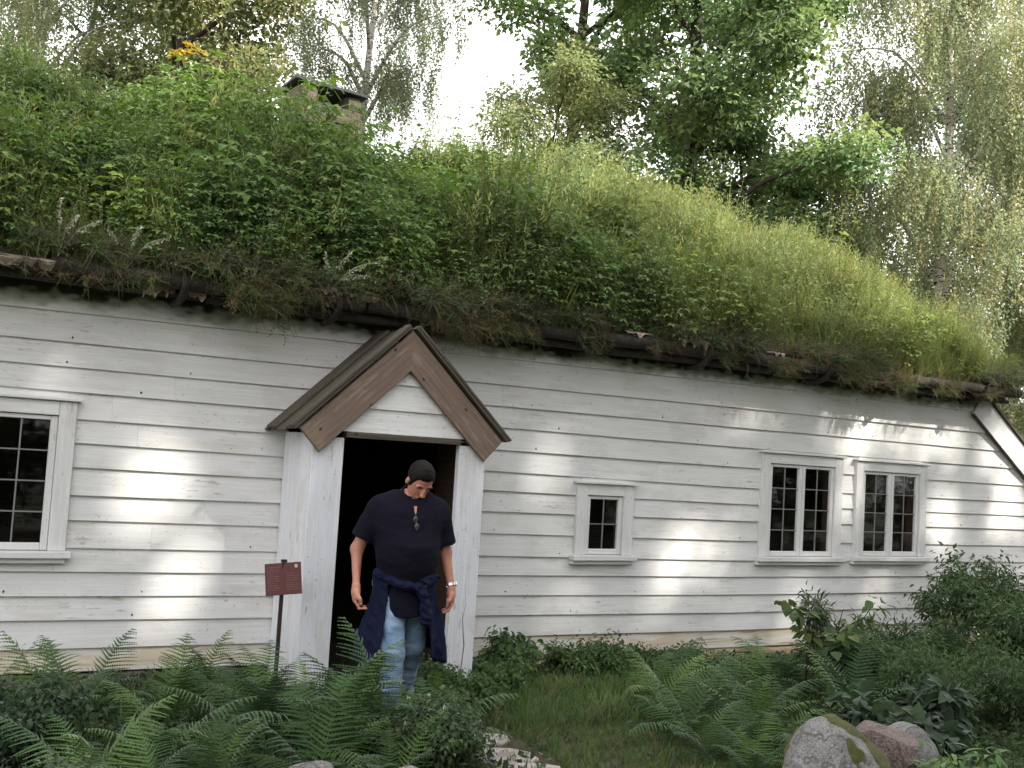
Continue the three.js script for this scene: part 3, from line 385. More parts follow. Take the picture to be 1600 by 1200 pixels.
  for (let i = 0; i < 1900; i++) { const x = lerp(-1.5, XE - .05, R()), d = fbm(nB, x * 1.7 + 3, 5, 256, 256, 3); if (R() > sstep(.30, .62, d)) continue; const k = Math.floor(R() * 3), z = EZ + .02 + R() * .09; H[k].push({ p: V(x, EY + .03 + .06 * R(), z - .02), s: .4 + .6 * R() * d * 1.5, ry: R() * 6.28, rx: .9 + R() * .8, rz: (R() - .5) * .8, c: vary(R() < .4 ? [.12, .09, .05] : [.085, .125, .035], R, .3) }); }
  // denser beards that dangle well below the logs
  for (const [x, n, l] of [[.55, 14, .6], [1.0, 16, .55], [1.45, 36, .75], [2.42, 90, 1.15], [2.75, 30, .7], [3.9, 40, .7], [4.15, 90, .95], [4.55, 40, .8], [5.35, 22, .7], [6.1, 20, .6], [7.0, 24, .7], [7.7, 36, .75], [8.7, 80, .95], [9.3, 76, .9], [10.1, 40, .75], [10.9, 16, .6]]) for (let i = 0; i < n; i++) { const k = Math.floor(R() * 3); H[k].push({ p: V(x + (R() + R() - 1) * .3, EY - .02 - .12 * R(), EZ + .05 + .08 * R()), s: l * (.42 + .5 * R()), ry: R() * 6.28, rx: 1.6 + R() * 1.1, rz: (R() - .5) * .9, c: vary(R() < .45 ? [.15, .115, .055] : [.10, .13, .035], R, .3) }); }
  hang.forEach((g, i) => top(scatter(null, '', g, mLeafThin, H[i]), 'hanging_grass', 'brown and green grass hanging over the eave logs', 'grass', null, 'stuff'));
  // single mugwort stalks with pale flower heads that stand out at the eave
  const mug = (x, y, z, dirs) => { const w = group('mugwort_stalk', 'weed with pale woolly flower spikes leaning over the eave log', 'weed', 'pale flower spikes at the eave', [x, y, z]), q = rng(Math.round(x * 1000)); for (const [dx, dy, dz, L] of dirs) { const d = V(dx, dy, dz).normalize(), e = d.clone().multiplyScalar(L), mid = e.clone().multiplyScalar(.5).add(V(0, .02, 0)); const st = part(w, 'stem', tube([V(0, -.1, -.03), mid, e], [.006, .004, .002], 5), M({ color: rgb(.25, .27, .16) })); const pos = []; for (let k = 0; k < 46; k++) { const t = .35 + .65 * k / 46, o = e.clone().multiplyScalar(t); leaf(pos, o, rv(q).add(d.clone().multiplyScalar(.5)), rv(q), .028, .014, .2, .1); } part(w, 'flower_spike', triGeo(pos), M({ color: rgb(.42, .43, .30), roughness: 1 })); } };
  mug(1.06, 3.02, .42, [[-.1, 1, .2, .28], [.35, .7, .2, .2], [.75, .5, .2, .3]]); mug(1.5, 3.0, .42, [[.3, 1, .2, .2], [.9, .5, .2, .3], [-.6, .5, .2, .2]]); mug(2.95, 3.02, .44, [[.9, .45, .2, .42], [.5, .8, .2, .26], [-.3, .9, .2, .2], [1, .2, .2, .3]]); mug(3.35, 3.06, .43, [[.2, 1, .2, .22], [.8, .4, .2, .2]]);
}

// ------------------------------------------------------------------ trees
function tree(name, label, o, grp) {
  const R = rng(o.seed), t = group(name, label, 'tree', grp, [o.x, o.y ?? -.1, o.z]), H = o.h, bark = o.bark, bend = o.bend ?? .4;
  const pts = [V(0, -.2, 0)], K = 5; for (let i = 1; i <= K; i++) pts.push(V((R() - .5) * bend * i / K + (o.lean?.[0] ?? 0) * i / K, H * .93 * i / K, (R() - .5) * bend * i / K + (o.lean?.[1] ?? 0) * i / K));
  part(t, 'trunk', tube(pts, [o.r, o.r * .85, o.r * .7, o.r * .5, o.r * .3, o.r * .08], 9, true, 2), bark);
  const axis = new THREE.CatmullRomCurve3(pts), clumps = [], cy = o.cy, ry = o.ry, rx = o.rx;
  for (let i = 0; i < o.limbs; i++) {
    const f = (i + R()) / o.limbs, y = cy + ry * (f * 2 - 1) * .86, wid = rx * Math.sqrt(Math.max(.05, 1 - Math.pow((y - cy) / ry, 2))) * (.75 + .4 * R()), a = i * 2.4 + R(), st = clamp((y - wid * (o.rise ?? .5)) / (H * .93), .1, .96), p0 = axis.getPoint(st), p2 = V(p0.x + Math.cos(a) * wid, y, p0.z + Math.sin(a) * wid), p1 = p0.clone().lerp(p2, .5).add(V(0, (o.arch ?? .15) * wid, 0)), r0 = o.r * (.42 - .25 * f);
    part(t, 'limb', tube([p0, p1, p2], [r0, r0 * .55, r0 * .15], 6, true, 2), bark);
    for (const u of [.5, .72, .9, 1]) { const b = V().lerpVectors(p0, p1, u), c2 = V().lerpVectors(p1, p2, u), q = b.lerp(c2, u); clumps.push([q.add(V((R() - .5), (R() - .5) * .8, (R() - .5)).multiplyScalar(wid * .35)), o.clump * (.65 + .6 * R()), .8 + .4 * R()]); }
  }
  const items = o.geos.map(() => []);
  for (let i = 0; i < o.n; i++) {
    const [c, r, tone] = clumps[Math.floor(R() * clumps.length)], d = rv(R).multiplyScalar(r * Math.pow(R(), .45)); d.y *= o.flat ?? .6; const p = c.clone().add(d);
    if (o.keep && !o.keep(p.x + o.x, p.y + (o.y ?? -.1), p.z + o.z, R)) continue;
    const g = Math.floor(R() * o.geos.length); items[g].push({ p, s: .75 + .5 * R(), ry: R() * 6.28, rx: o.hang ? 0 : (R() - .5) * .7, rz: o.hang ? 0 : (R() - .5) * .7, c: vary(o.color.map(v => v * tone), R, .3, .16) });
  }
  const crown = sub(t, 'crown'); crown.userData.kind = 'stuff';
  items.forEach((it, i) => { if (it.length) scatter(crown, 'foliage', o.geos[i], o.mat ?? mTree, it); });
  return t;
}
const mTrunk = M({ map: texture(256, 512, (u, v) => mix3([.13, .11, .09], [.34, .30, .26], fbm(nA, u * 14, v * 6, 14, 6, 4))), roughness: 1 });
const mBirch = M({ map: texture(256, 512, (u, v) => mix3([.78, .76, .72], [.10, .09, .08], sstep(.60, .68, fbm(nB, u * 4, v * 24, 4, 24, 4)) + .25 * fbm(nA, u * 8, v * 8, 8, 8, 3))), roughness: .9 });
const bigLeaf = [leafCluster(501, 24, .40, .115, .085, .6), leafCluster(502, 22, .38, .12, .09, .55)], midLeaf = [leafCluster(503, 24, .38, .10, .062, .6), leafCluster(504, 22, .36, .105, .065, .6)], shadeLeaf = [leafCluster(507, 9, .20, .15, .12, .6)], smallLeaf = [leafCluster(505, 26, .36, .075, .05, .65), leafCluster(506, 24, .34, .08, .05, .65)];
const birchTw = [strand(511, 1.1, 34, .062, .042), strand(512, .8, 28, .065, .044), strand(513, 1.4, 40, .06, .04)];
tree('weeping_birch', 'weeping birch with white trunk and drooping pale foliage beyond the house end', { seed: 21, x: 17.0, z: -5.0, h: 14.5, r: .17, cy: 8.0, ry: 6.6, rx: 2.1, limbs: 30, clump: .7, n: 4000, geos: birchTw, hang: true, color: [.33, .36, .19], bark: mBirch, flat: .8, rise: .8, arch: .35 });
tree('birch_tree', 'slender birch with thin white trunk leaning behind the roof verge', { seed: 22, x: 16.2, z: -5.6, h: 10, r: .085, cy: 6.6, ry: 3.6, rx: 1.1, limbs: 14, clump: .5, n: 600, geos: birchTw, hang: true, color: [.29, .33, .165], bark: mBirch, flat: .8, rise: .8, arch: .3, lean: [-.7, 0] });
tree('weeping_birch', 'birch with a pale hanging crown at the outer side of the white-trunked weeping birch', { seed: 23, x: 19.6, z: -3.2, h: 13, r: .15, cy: 7.2, ry: 5.8, rx: 1.9, limbs: 24, clump: .7, n: 3000, geos: birchTw, hang: true, color: [.33, .36, .195], bark: mBirch, flat: .8, rise: .8, arch: .35 });
tree('linden_tree', 'large broad-leaved tree with dense bright green crown rising behind the roof', { seed: 24, x: 13.2, z: -7.6, h: 16.5, r: .26, cy: 9.2, ry: 6.8, rx: 2.75, limbs: 34, clump: .85, n: 3300, geos: bigLeaf, color: [.185, .27, .095], bark: mTrunk, bend: .7 });
tree('linden_tree', 'broad-leaved tree with low spreading branches next to the large tree behind the roof', { seed: 25, x: 15.4, z: -8.6, h: 9.0, r: .16, cy: 5.8, ry: 3.4, rx: 2.3, limbs: 20, clump: .75, n: 1700, geos: bigLeaf, color: [.19, .28, .105], bark: mTrunk });
tree('broadleaf_tree', 'tall dark green tree with bare lower trunk behind the large broad-leaved tree', { seed: 26, x: 12.6, z: -11.0, h: 19, r: .22, cy: 14, ry: 5, rx: 2.4, limbs: 18, clump: .7, n: 800, geos: bigLeaf, color: [.15, .24, .06], bark: mTrunk });
tree('small_tree', 'small olive-green tree with fine leaves peeping over the ridge', { seed: 27, x: 10.2, z: -7.8, h: 9.0, r: .09, cy: 6.8, ry: 2.3, rx: 1.35, limbs: 20, clump: .5, n: 1500, geos: smallLeaf, color: [.25, .285, .11], bark: mTrunk });
tree('birch_tree', 'tall birch with forked pale trunk and airy hanging leaves beside the chimney', { seed: 28, x: 9.1, z: -15.6, h: 19, r: .17, cy: 14.6, ry: 4.8, rx: 2.1, limbs: 18, clump: .6, n: 1900, geos: birchTw, hang: true, color: [.21, .25, .13], bark: mBirch, flat: .8, rise: .9, arch: .3, lean: [1.1, 0] });
tree('maple_tree', 'dark maple with sunlit outer leaves behind the ridge next to the chimney', { seed: 29, x: 4.6, z: -12.2, h: 16, r: .21, cy: 11.2, ry: 4.6, rx: 2.3, limbs: 22, clump: .75, n: 1700, geos: bigLeaf, color: [.185, .205, .075], bark: mTrunk });
tree('birch_tree', 'pale feathery birch rising over the tall weeds on the ridge', { seed: 30, x: 2.6, z: -15.8, h: 15, r: .15, cy: 10.6, ry: 4.4, rx: 2.5, limbs: 20, clump: .75, n: 1700, geos: birchTw, hang: true, color: [.25, .28, .13], bark: mBirch, flat: .8, rise: .8, arch: .3 });
tree('broadleaf_tree', 'green broad-leaved tree between the pale birch and the dark maple', { seed: 31, x: 4.0, z: -18, h: 15, r: .18, cy: 10, ry: 5, rx: 2.4, limbs: 18, clump: .8, n: 1300, geos: midLeaf, color: [.15, .20, .075], bark: mTrunk });
tree('broadleaf_tree', 'dense broad tree standing behind the birches beyond the house end', { seed: 32, x: 23.5, z: -8.0, h: 14, r: .25, cy: 6.6, ry: 6.4, rx: 3.4, limbs: 26, clump: 1.0, n: 3000, geos: midLeaf, color: [.10, .16, .045], bark: mTrunk });
tree('hazel_bush', 'sunlit bushy tree behind the sloping verge board of the house', { seed: 33, x: 18.0, z: -1.2, h: 4.2, r: .06, cy: 2.2, ry: 2.0, rx: 1.7, limbs: 18, clump: .6, n: 1500, geos: midLeaf, color: [.12, .19, .05], bark: mTrunk });
tree('hazel_bush', 'bushy hazel behind the birches beyond the house end', { seed: 34, x: 21.5, z: -6.2, h: 6, r: .08, cy: 3, ry: 2.8, rx: 2.2, limbs: 16, clump: .8, n: 1500, geos: midLeaf, color: [.12, .19, .05], bark: mTrunk });
{ // a few leaves of the maple already turned yellow
  const R = rng(66), it = []; for (let i = 0; i < 11; i++) it.push({ p: V(4.25 + (R() - .5) * .45, 8.30 - (i / 22) * .1 + (R() - .5) * .25, -10.2 + (R() - .5) * .3), s: .7, ry: R() * 6, rx: 0, rz: 0, c: vary([.50, .36, .04], R, .15, .1) });
  const y = scatter(null, '', leafCluster(67, 5, .16, .15, .12), mLeaf, it); top(y, 'yellow_leaves', 'small spray of yellow autumn leaves on the dark maple', 'leaves', null, 'stuff');
}
// trees across the clearing, out of the picture: they shade the facade and let the sun through in spots
const GAPS = [[1.23, 2.10, .13], [1.83, 1.69, .12], [1.90, 1.40, .27], [1.74, 1.27, .20], [2.05, 1.15, .16], [2.16, 1.0, .16], [2.18, .82, .12], [2.06, .54, .13], [7.56, 2.43, .10], [7.83, 2.45, .10], [8.73, 2.42, .15], [9.12, 2.38, .15], [8.94, 2.16, .2], [9.84, 2.42, .16], [10.27, 2.24, .2], [10.7, 2.4, .16], [11.6, 2.25, .3], [10.55, 1.25, .3], [9.08, 1.5, .15], [7.1, .94, .18], [6.9, 1.05, .12], [6.38, .76, .14], [6.35, .55, .12], [5.6, .42, .12], [5.25, 1.71, .12], [5.45, 1.1, .1], [11.9, 1.5, .3], [9.6, .6, .18], [8.4, .5, .15]];
const keepShade = (x, y, z, R) => {
  const k = z / SUN.z, hx = x - SUN.x * k, hy = y - SUN.y * k;   // where its shadow meets the facade plane
  for (const [gx, gy, r] of GAPS) if (Math.hypot(hx - gx, hy - gy) < r + .20) return false;
  if (hy > 2.95) { const rz = (2.93 + .554 * .34 - hy) / (SUN.y / SUN.z + .554), rx = hx + rz * SUN.x / SUN.z, s = (EZ - rz) / (EZ - RZ); const lit = fbm(nA, rx * .8 + 31, s * 3 + 12, 256, 256, 3) + .34 * sstep(4.5, 8.5, rx) + .32 * (s - .45); return lit < .56; }
  if (hy > -.2 && hx > 6.5) return R() < .5;
  if (hy < -.2) return fbm(nB, hx * 1.1, hy * 1.1 + 30, 256, 256, 3) < .62;
  return true;
};
for (const [x, z, sd, h, rx] of [[7.0, 16.5, 41, 23, 3.6], [12.2, 17.2, 42, 25, 3.9], [17.6, 16.6, 43, 24.5, 3.9], [23.2, 17.4, 44, 24, 3.9], [14.6, 20.5, 45, 27, 4.2], [21, 21, 46, 26, 4.2], [28, 18, 47, 22, 3.6]])
  tree('shade_tree', 'tall leafy tree across the clearing opposite the house front', { seed: sd, x, z, h, r: .3, cy: h - 8.2, ry: 8, rx, limbs: 44, clump: 1.15, n: 8500, geos: shadeLeaf, color: [.075, .13, .035], bark: mTrunk, keep: keepShade, mat: mLeaf }, 'trees across the clearing');

// undergrowth and small trees round the clearing behind the viewer: what the dark panes mirror
for (const [x, z, sd, h, rx] of [[-9, 14, 51, 7, 2.8], [-4, 17, 52, 8, 3], [1.5, 19, 53, 7.5, 3], [7, 20, 54, 8, 3.2], [13, 18.5, 55, 8, 3.2], [18.5, 18, 56, 8.5, 3.2], [24, 16.5, 57, 8, 3.2], [28, 12.5, 58, 8, 3.2], [31, 8, 59, 8, 3.2], [33, 3, 60, 8, 3]])
  tree('thicket_tree', 'bushy small tree closing the edge of the clearing', { seed: sd, x, z, h, r: .1, cy: h * .5, ry: h * .52, rx, limbs: 30, clump: 1.0, n: 1500, geos: bigLeaf, color: [.06, .10, .03], bark: mTrunk }, 'small trees round the clearing');

// ------------------------------------------------------------------ sign
{
  const s = group('sign_post', 'small reddish-brown information sign on a thin metal post beside the porch', 'sign', null, [2.60, 0, .9]);
  part(s, 'post', fuse([box(-.013, .013, -.2, .985, -.02, -.006), box(-.02, .02, .965, .985, -.022, -.004)]), mIron);
  const c = document.createElement('canvas'); c.width = 256; c.height = 224; const x = c.getContext('2d'); x.fillStyle = '#4c2220'; x.fillRect(0, 0, 256, 224); const R = rng(3);
  for (let i = 0; i < 2600; i++) { x.fillStyle = R() < .5 ? 'rgba(40,12,12,.10)' : 'rgba(140,70,60,.10)'; x.fillRect(R() * 256, R() * 224, 2 + R() * 5, 2 + R() * 3); }
  x.fillStyle = 'rgba(190,140,132,.55)'; for (const [a, b] of [[14, 92], [150, 232]]) for (let r = 0; r < 11; r++) { let px = a; if (a > 100 && r < 3) continue; while (px < b - (r % 4 === 3 ? 40 : 0)) { const w = 4 + R() * 13; x.fillRect(px, 26 + r * 16, w, 2.6); px += w + 4; } }
  x.fillStyle = '#d9c9c4'; x.fillRect(214, 14, 18, 22); x.fillStyle = '#8a5a54'; x.fillRect(220, 18, 6, 14);
  const t = new THREE.CanvasTexture(c); t.colorSpace = THREE.SRGBColorSpace;
  const plate = sub(s, 'sign_plate'); plate.position.set(0, .855, 0); plate.rotation.set(-.12, -.42, .07);
  part(plate, 'panel', new RoundedBoxGeometry(.244, .216, .008, 1, .002), M({ color: rgb(.075, .02, .018), roughness: .6 })); const f = part(plate, 'print', new THREE.PlaneGeometry(.24, .212), M({ map: t, roughness: .55 })); f.position.z = .0055;
}

// ------------------------------------------------------------------ stones and path
const mMoss = M({ map: rep(texture(128, 128, (u, v) => mix3([.17, .18, .07], [.33, .33, .15], fbm(nC, u * 30, v * 30, 30, 30, 3))), 3, 3), roughness: 1 });
function boulder(name, label, x, y, z, sx, sy, sz, seed, mat, grp, ry = 0, mossy = 0) {
  const g0 = new THREE.IcosahedronGeometry(1, 22); g0.deleteAttribute('normal'); g0.deleteAttribute('uv'); const g = mergeVertices(g0, 1e-4), p = g.attributes.position, R = rng(seed), cuts = []; for (let i = 0; i < 11; i++) { const d = rv(R); cuts.push([d, .66 + .24 * R()]); }
  for (let i = 0; i < p.count; i++) { const q = V(p.getX(i), p.getY(i), p.getZ(i)); for (const [d, h] of cuts) { const e = q.dot(d) - h; if (e > 0) q.addScaledVector(d, -e * .8); } const f = 1.08 + .42 * (n3(q.x * 1.2 + seed, q.y * 1.2, q.z * 1.2) - .5) + .12 * (n3(q.x * 4 + seed, q.y * 5, q.z * 5) - .5); p.setXYZ(i, q.x * f * sx, q.y * f * sy, q.z * f * sz); }
  g.computeVertexNormals(); boxUV(g, false, seed * .13, seed * .07); const m = new THREE.Mesh(g, mat); m.position.set(x, y, z); m.rotation.y = ry;
  if (mossy) { const ix = g.index, nn = g.attributes.normal, pp = []; for (let t = 0; t < ix.count; t += 3) { const q = [0, 1, 2].map(k => ix.getX(t + k)), on = q.every(k => nn.getY(k) > .15 && fbm(nB, p.getX(k) * 7 + seed, p.getZ(k) * 7 + 9, 256, 256, 4) + .25 * (p.getX(k) / sx) * mossy > .44); if (on) for (const k of q) { const mv = fbm(nB, p.getX(k) * 7 + seed, p.getZ(k) * 7 + 9, 256, 256, 4) + .25 * (p.getX(k) / sx) * mossy, h = -.007 + .016 * sstep(.46, .60, mv) + .010 * (fbm(nA, p.getX(k) * 50, p.getZ(k) * 50, 256, 256, 2) - .3); pp.push(p.getX(k) + nn.getX(k) * h, p.getY(k) + nn.getY(k) * h, p.getZ(k) + nn.getZ(k) * h); } } if (pp.length) part(m, 'moss', triGeo(pp), mMoss); }
  return top(m, name, label, 'boulder', grp);
}
boulder('boulder', 'large grey boulder with yellow-green moss on its top', 4.60, .14, 4.0, .30, .31, .26, 6, mStones[0], null, .4, 1);
boulder('boulder', 'rounded reddish-brown boulder beside the mossy grey boulder', 5.06, .15, 3.92, .215, .29, .22, 9, mStones[1]);
boulder('boulder', 'grey stone half hidden behind the reddish boulder under leaves', 5.42, .10, 3.75, .24, .24, .2, 12, mStones[0]);
boulder('boulder', 'small mossy boulder in the border among broad leaves', 5.45, .02, 4.35, .16, .17, .16, 15, mStones[0], null, 0, .6);
boulder('boulder', 'pale grey border stone with a peaked top before the ferns', 1.94, .075, 3.27, .17, .22, .17, 18, mStones[0], null, .5);
boulder('boulder', 'flat greenish border stone next to the leafy weeds by the path', 2.36, .08, 3.40, .20, .19, .17, 21, mStones[2]);
boulder('boulder', 'low grey border stone between the peaked stone and the mossy one', 1.64, .08, 3.20, .16, .17, .15, 24, mStones[0], null, 1);
boulder('boulder', 'border stone covered in yellow moss under the dark shrub', .80, .085, 2.98, .22, .19, .18, 27, mStones[0], null, 0, .8);
boulder('boulder', 'plain grey border stone beside the stone with yellow moss', .42, .09, 2.9, .2, .2, .18, 30, mStones[0]);
{ // path flags: irregular flat stones leading to the porch
  const path = new THREE.Group(); top(path, 'stone_path', 'irregular pale flagstones leading across the grass to the porch', 'path', null, 'structure');
  for (const [x, z, w, d, ry, sd] of [[3.47, 2.78, .22, .19, .3, 1], [3.54, 2.36, .18, .17, .1, 2], [3.36, 3.2, .22, .18, .5, 3], [3.58, 1.98, .2, .15, .2, 4], [3.2, 3.62, .24, .2, .2, 5], [3.58, 1.62, .2, .15, 0, 6], [3.57, 1.15, .36, .26, 0, 7]]) {
    const s = new THREE.Shape(), R = rng(sd + 40), n = 9; for (let i = 0; i < n; i++) { const a = i / n * 6.283, r = .85 + .3 * R(); const X = Math.cos(a) * w * r * 1.05, Y = Math.sin(a) * d * r * 1.05; i ? s.lineTo(X, Y) : s.moveTo(X, Y); } s.closePath();
    const g = new THREE.ExtrudeGeometry(s, { depth: .05, bevelEnabled: true, bevelThickness: .012, bevelSize: .015, bevelSegments: 2 }); g.rotateX(-Math.PI / 2); boxUV(g, false, sd, sd * .6); const m = part(path, 'flagstone', g, mSlab); m.position.set(x, groundH(x, z) - .05 + .012 * R(), z); m.rotation.set((R() - .5) * .04, ry, (R() - .5) * .04);
  }
}

// ------------------------------------------------------------------ low plants
{ // lawn and ground cover
  const R = rng(777), tu = [tuft(31, 12, .10, .0026, .5, .9), tuft(32, 10, .14, .0026, .6, 1.0)], L = [[], []], cov = [leafCluster(33, 9, .10, .05, .032, .5), leafCluster(34, 8, .09, .045, .035, .4)], C = [[], []];
  for (let i = 0; i < 26000; i++) { const x = lerp(.2, 9.5, R()), z = lerp(.15, 4.6, R()), on = fbm(nC, x * .9, z * .9, 256, 256, 3), lawn = sstep(3.1, 3.9, x) * sstep(7.4, 5.9, x); if (R() > .22 + lawn * .75) continue; const onPath = Math.abs(x - (3.66 - .2 * Math.max(0, z - 2.1))) < .2; if (onPath && R() < .85) continue; const k = R() < .6 ? 0 : 1; L[k].push({ p: V(x, groundH(x, z) - .005, z), s: (.45 + .7 * R()) * (z < 1.9 ? 1.25 : .8), ry: R() * 6.28, rx: (R() - .5) * .5, rz: (R() - .5) * .5, c: vary(R() < .10 ? [.14, .13, .06] : mix3([.06, .125, .02], [.085, .12, .03], on), R, .25) }); }
  for (let i = 0; i < 9000; i++) { const x = lerp(-.5, 11, R()), z = lerp(.08, 4.8, R()), on = fbm(nA, x * .8 + 9, z * .8 + 9, 256, 256, 3), lawn = sstep(3.0, 3.6, x) * sstep(7.0, 5.6, x) * sstep(.45, .8, z); if (R() < lawn * .96 || on < .38) continue; const k = R() < .5 ? 0 : 1; C[k].push({ p: V(x, groundH(x, z) + .02 + .05 * R(), z), s: .6 + .8 * R(), ry: R() * 6.28, rx: (R() - .5) * .5, rz: (R() - .5) * .5, c: vary([.042, .08, .022], R, .3) }); }
  tu.forEach((g, i) => top(scatter(null, '', g, mBlade, L[i]), 'lawn_grass', 'short green grass growing before the house wall', 'grass', null, 'stuff')); cov.forEach((g, i) => top(scatter(null, '', g, mLeaf, C[i]), 'ground_cover', 'low leafy ground cover beneath the ferns', 'ground cover', null, 'stuff'));
}
// ferns: an arching rachis with paired, toothed pinnae
function frond(seed, len, curve, pairs = 24) {
  const R = rng(seed), pos = []; let p = V(0, 0, 0), th = .25; const step = len / pairs, S = V(1, 0, 0);
  for (let i = 0; i < pairs; i++) {
    const t = i / pairs, d = V(0, Math.cos(th), Math.sin(th)), n = V(0, Math.sin(th), -Math.cos(th)), q = p.clone().addScaledVector(d, step), w = .0035 * (1 - t) + .0008;
    for (const v of [[p, -w], [p, w], [q, -w], [p, w], [q, w], [q, -w]]) { const o = v[0].clone().addScaledVector(S, v[1]); pos.push(o.x, o.y, o.z); }
    if (t > .14) {
      const L = len * .27 * Math.pow(Math.sin(Math.PI * Math.pow((t - .06) / .96, .62)), .85) * (.9 + .2 * R());
      for (const s of [-1, 1]) {
        if (R() < .03) continue; const dir = S.clone().multiplyScalar(s).addScaledVector(d, .30 + .35 * t + .22 * (R() - .5)).addScaledVector(n, -.12 + .3 * (R() - .5)).normalize(), side = V().crossVectors(dir, n).normalize().multiplyScalar(s), m = Math.max(4, Math.round(L / .016));
        for (let j = 0; j < m; j++) { const u = j / m, c = q.clone().addScaledVector(dir, L * u).addScaledVector(n, -.25 * L * u * u), c2 = q.clone().addScaledVector(dir, L * (u + 1 / m)).addScaledVector(n, -.25 * L * (u + 1 / m) ** 2), wl = step * .50 * (1 - u * .85) * (.7 + .5 * R()), wc = wl * .42; for (const v of [c.clone().addScaledVector(side, -wc), c2.clone().addScaledVector(side, -wc * .9), c.clone().addScaledVector(side, wc), c.clone().addScaledVector(side, wc), c2.clone().addScaledVector(side, -wc * .9), c2.clone().addScaledVector(side, wc * .9)]) pos.push(v.x, v.y, v.z); for (const h of [-1, 1]) { const tip = c.clone().lerp(c2, .75).addScaledVector(side, h * wl).addScaledVector(n, .12 * wl); for (const v of [c, c2, tip]) pos.push(v.x, v.y, v.z); } }
      }
    }
    p = q.add(V((R() - .5) * .003, 0, 0)); th += curve / pairs * (.6 + .8 * t);
  }
  return triGeo(pos);
}
const frondG = [frond(61, .72, 1.15), frond(62, .66, 1.45), frond(63, .78, .9, 26), frond(64, .6, 1.7, 22)];
const fernMats = [[.05, .105, .026], [.075, .135, .028], [.042, .088, .028]].map(c => new THREE.MeshPhysicalMaterial({ color: rgb(...c), transmission: .4, thickness: 0, roughness: 1, specularIntensity: .5, side: THREE.DoubleSide }));
const youngFern = new THREE.MeshPhysicalMaterial({ color: rgb(.13, .21, .04), transmission: .45, thickness: 0, roughness: 1, specularIntensity: .5, side: THREE.DoubleSide });
function fern(x, z, s, n, seed, label, grp, mat) { const R = rng(seed), f = group('fern', label, 'fern', grp, [x, groundH(x, z) - .02, z]); for (let i = 0; i < n; i++) { const m = part(f, 'frond', frondG[Math.floor(R() * 4)], mat && R() < .8 ? mat : fernMats[Math.floor(R() * 3)]); m.rotation.order = 'YXZ'; m.rotation.set(-.25 + .65 * R(), i / n * 6.283 + R() * .6, (R() - .5) * .3); const k = s * (.6 + .5 * R()); m.scale.set(k, k, k); m.position.set((R() - .5) * .06, 0, (R() - .5) * .06); } return f; }
const gL = 'ferns before the wall beside the sign', gP = 'ferns before the porch', gR = 'ferns among the shrubs by the lawn';
for (const [x, z, s, n, sd] of [[1.35, 1.0, .95, 9, 1], [1.8, 1.35, .9, 9, 2], [1.05, 1.6, .9, 8, 3], [1.55, 2.1, .85, 9, 4], [2.15, 1.7, .85, 8, 5], [1.1, 2.5, .8, 8, 6], [1.75, 2.6, .75, 8, 7], [.75, 1.1, .9, 8, 8], [2.1, .95, .8, 7, 13], [1.35, 2.75, .65, 8, 14]]) fern(x, z, s, n, sd, 'green fern growing before the house wall beside the sign post', gL);
for (const [x, z, s, n, sd] of [[2.72, 1.9, 1.05, 9, 21], [2.45, 2.35, 1.05, 9, 22], [2.95, 2.4, .95, 8, 23], [2.2, 2.75, .9, 9, 24], [2.62, 2.75, .75, 8, 25], [2.35, 1.45, .9, 8, 26], [3.18, 2.1, .75, 7, 27], [2.80, 2.10, 1.05, 8, 28], [3.05, 2.2, 1.05, 7, 29], [2.5, 1.95, 1.05, 8, 30]]) fern(x, z, s, n, sd, 'large fern with arching fronds before the porch doorway', gP);
fern(2.62, 1.5, .85, 6, 31, 'yellow-green young fern between the sign post and the porch', null, youngFern);
fern(3.32, 1.95, .7, 6, 32, 'bright green fern at the doorway beside the man', null, youngFern);
for (const [x, z, s, n, sd] of [[5.85, 2.15, .9, 9, 41], [5.45, 2.5, .85, 8, 42], [6.3, 1.7, .9, 9, 43], [5.1, 2.85, .8, 8, 44], [6.6, 2.3, .95, 9, 45], [7.3, 1.6, .95, 9, 46], [6.0, 2.85, .85, 8, 47], [5.6, 3.2, .75, 8, 48], [4.8, 3.2, .7, 8, 49], [8.2, 1.3, .9, 9, 50], [4.55, 3.45, .65, 8, 51], [5.0, 2.1, .95, 9, 52], [4.85, 2.55, .9, 9, 53], [5.35, 1.7, 1.0, 9, 54], [4.65, 2.95, .8, 8, 55], [5.25, 2.95, .9, 9, 56], [6.9, 1.35, 1.0, 8, 57], [7.9, 1.7, 1.05, 8, 58], [6.4, 2.6, 1.0, 9, 59], [7.1, 2.4, 1.05, 9, 60], [8.0, 2.3, 1.05, 8, 61]]) fern(x, z, s, n, sd, 'fern with dark green fronds among the shrubs by the lawn', gR);
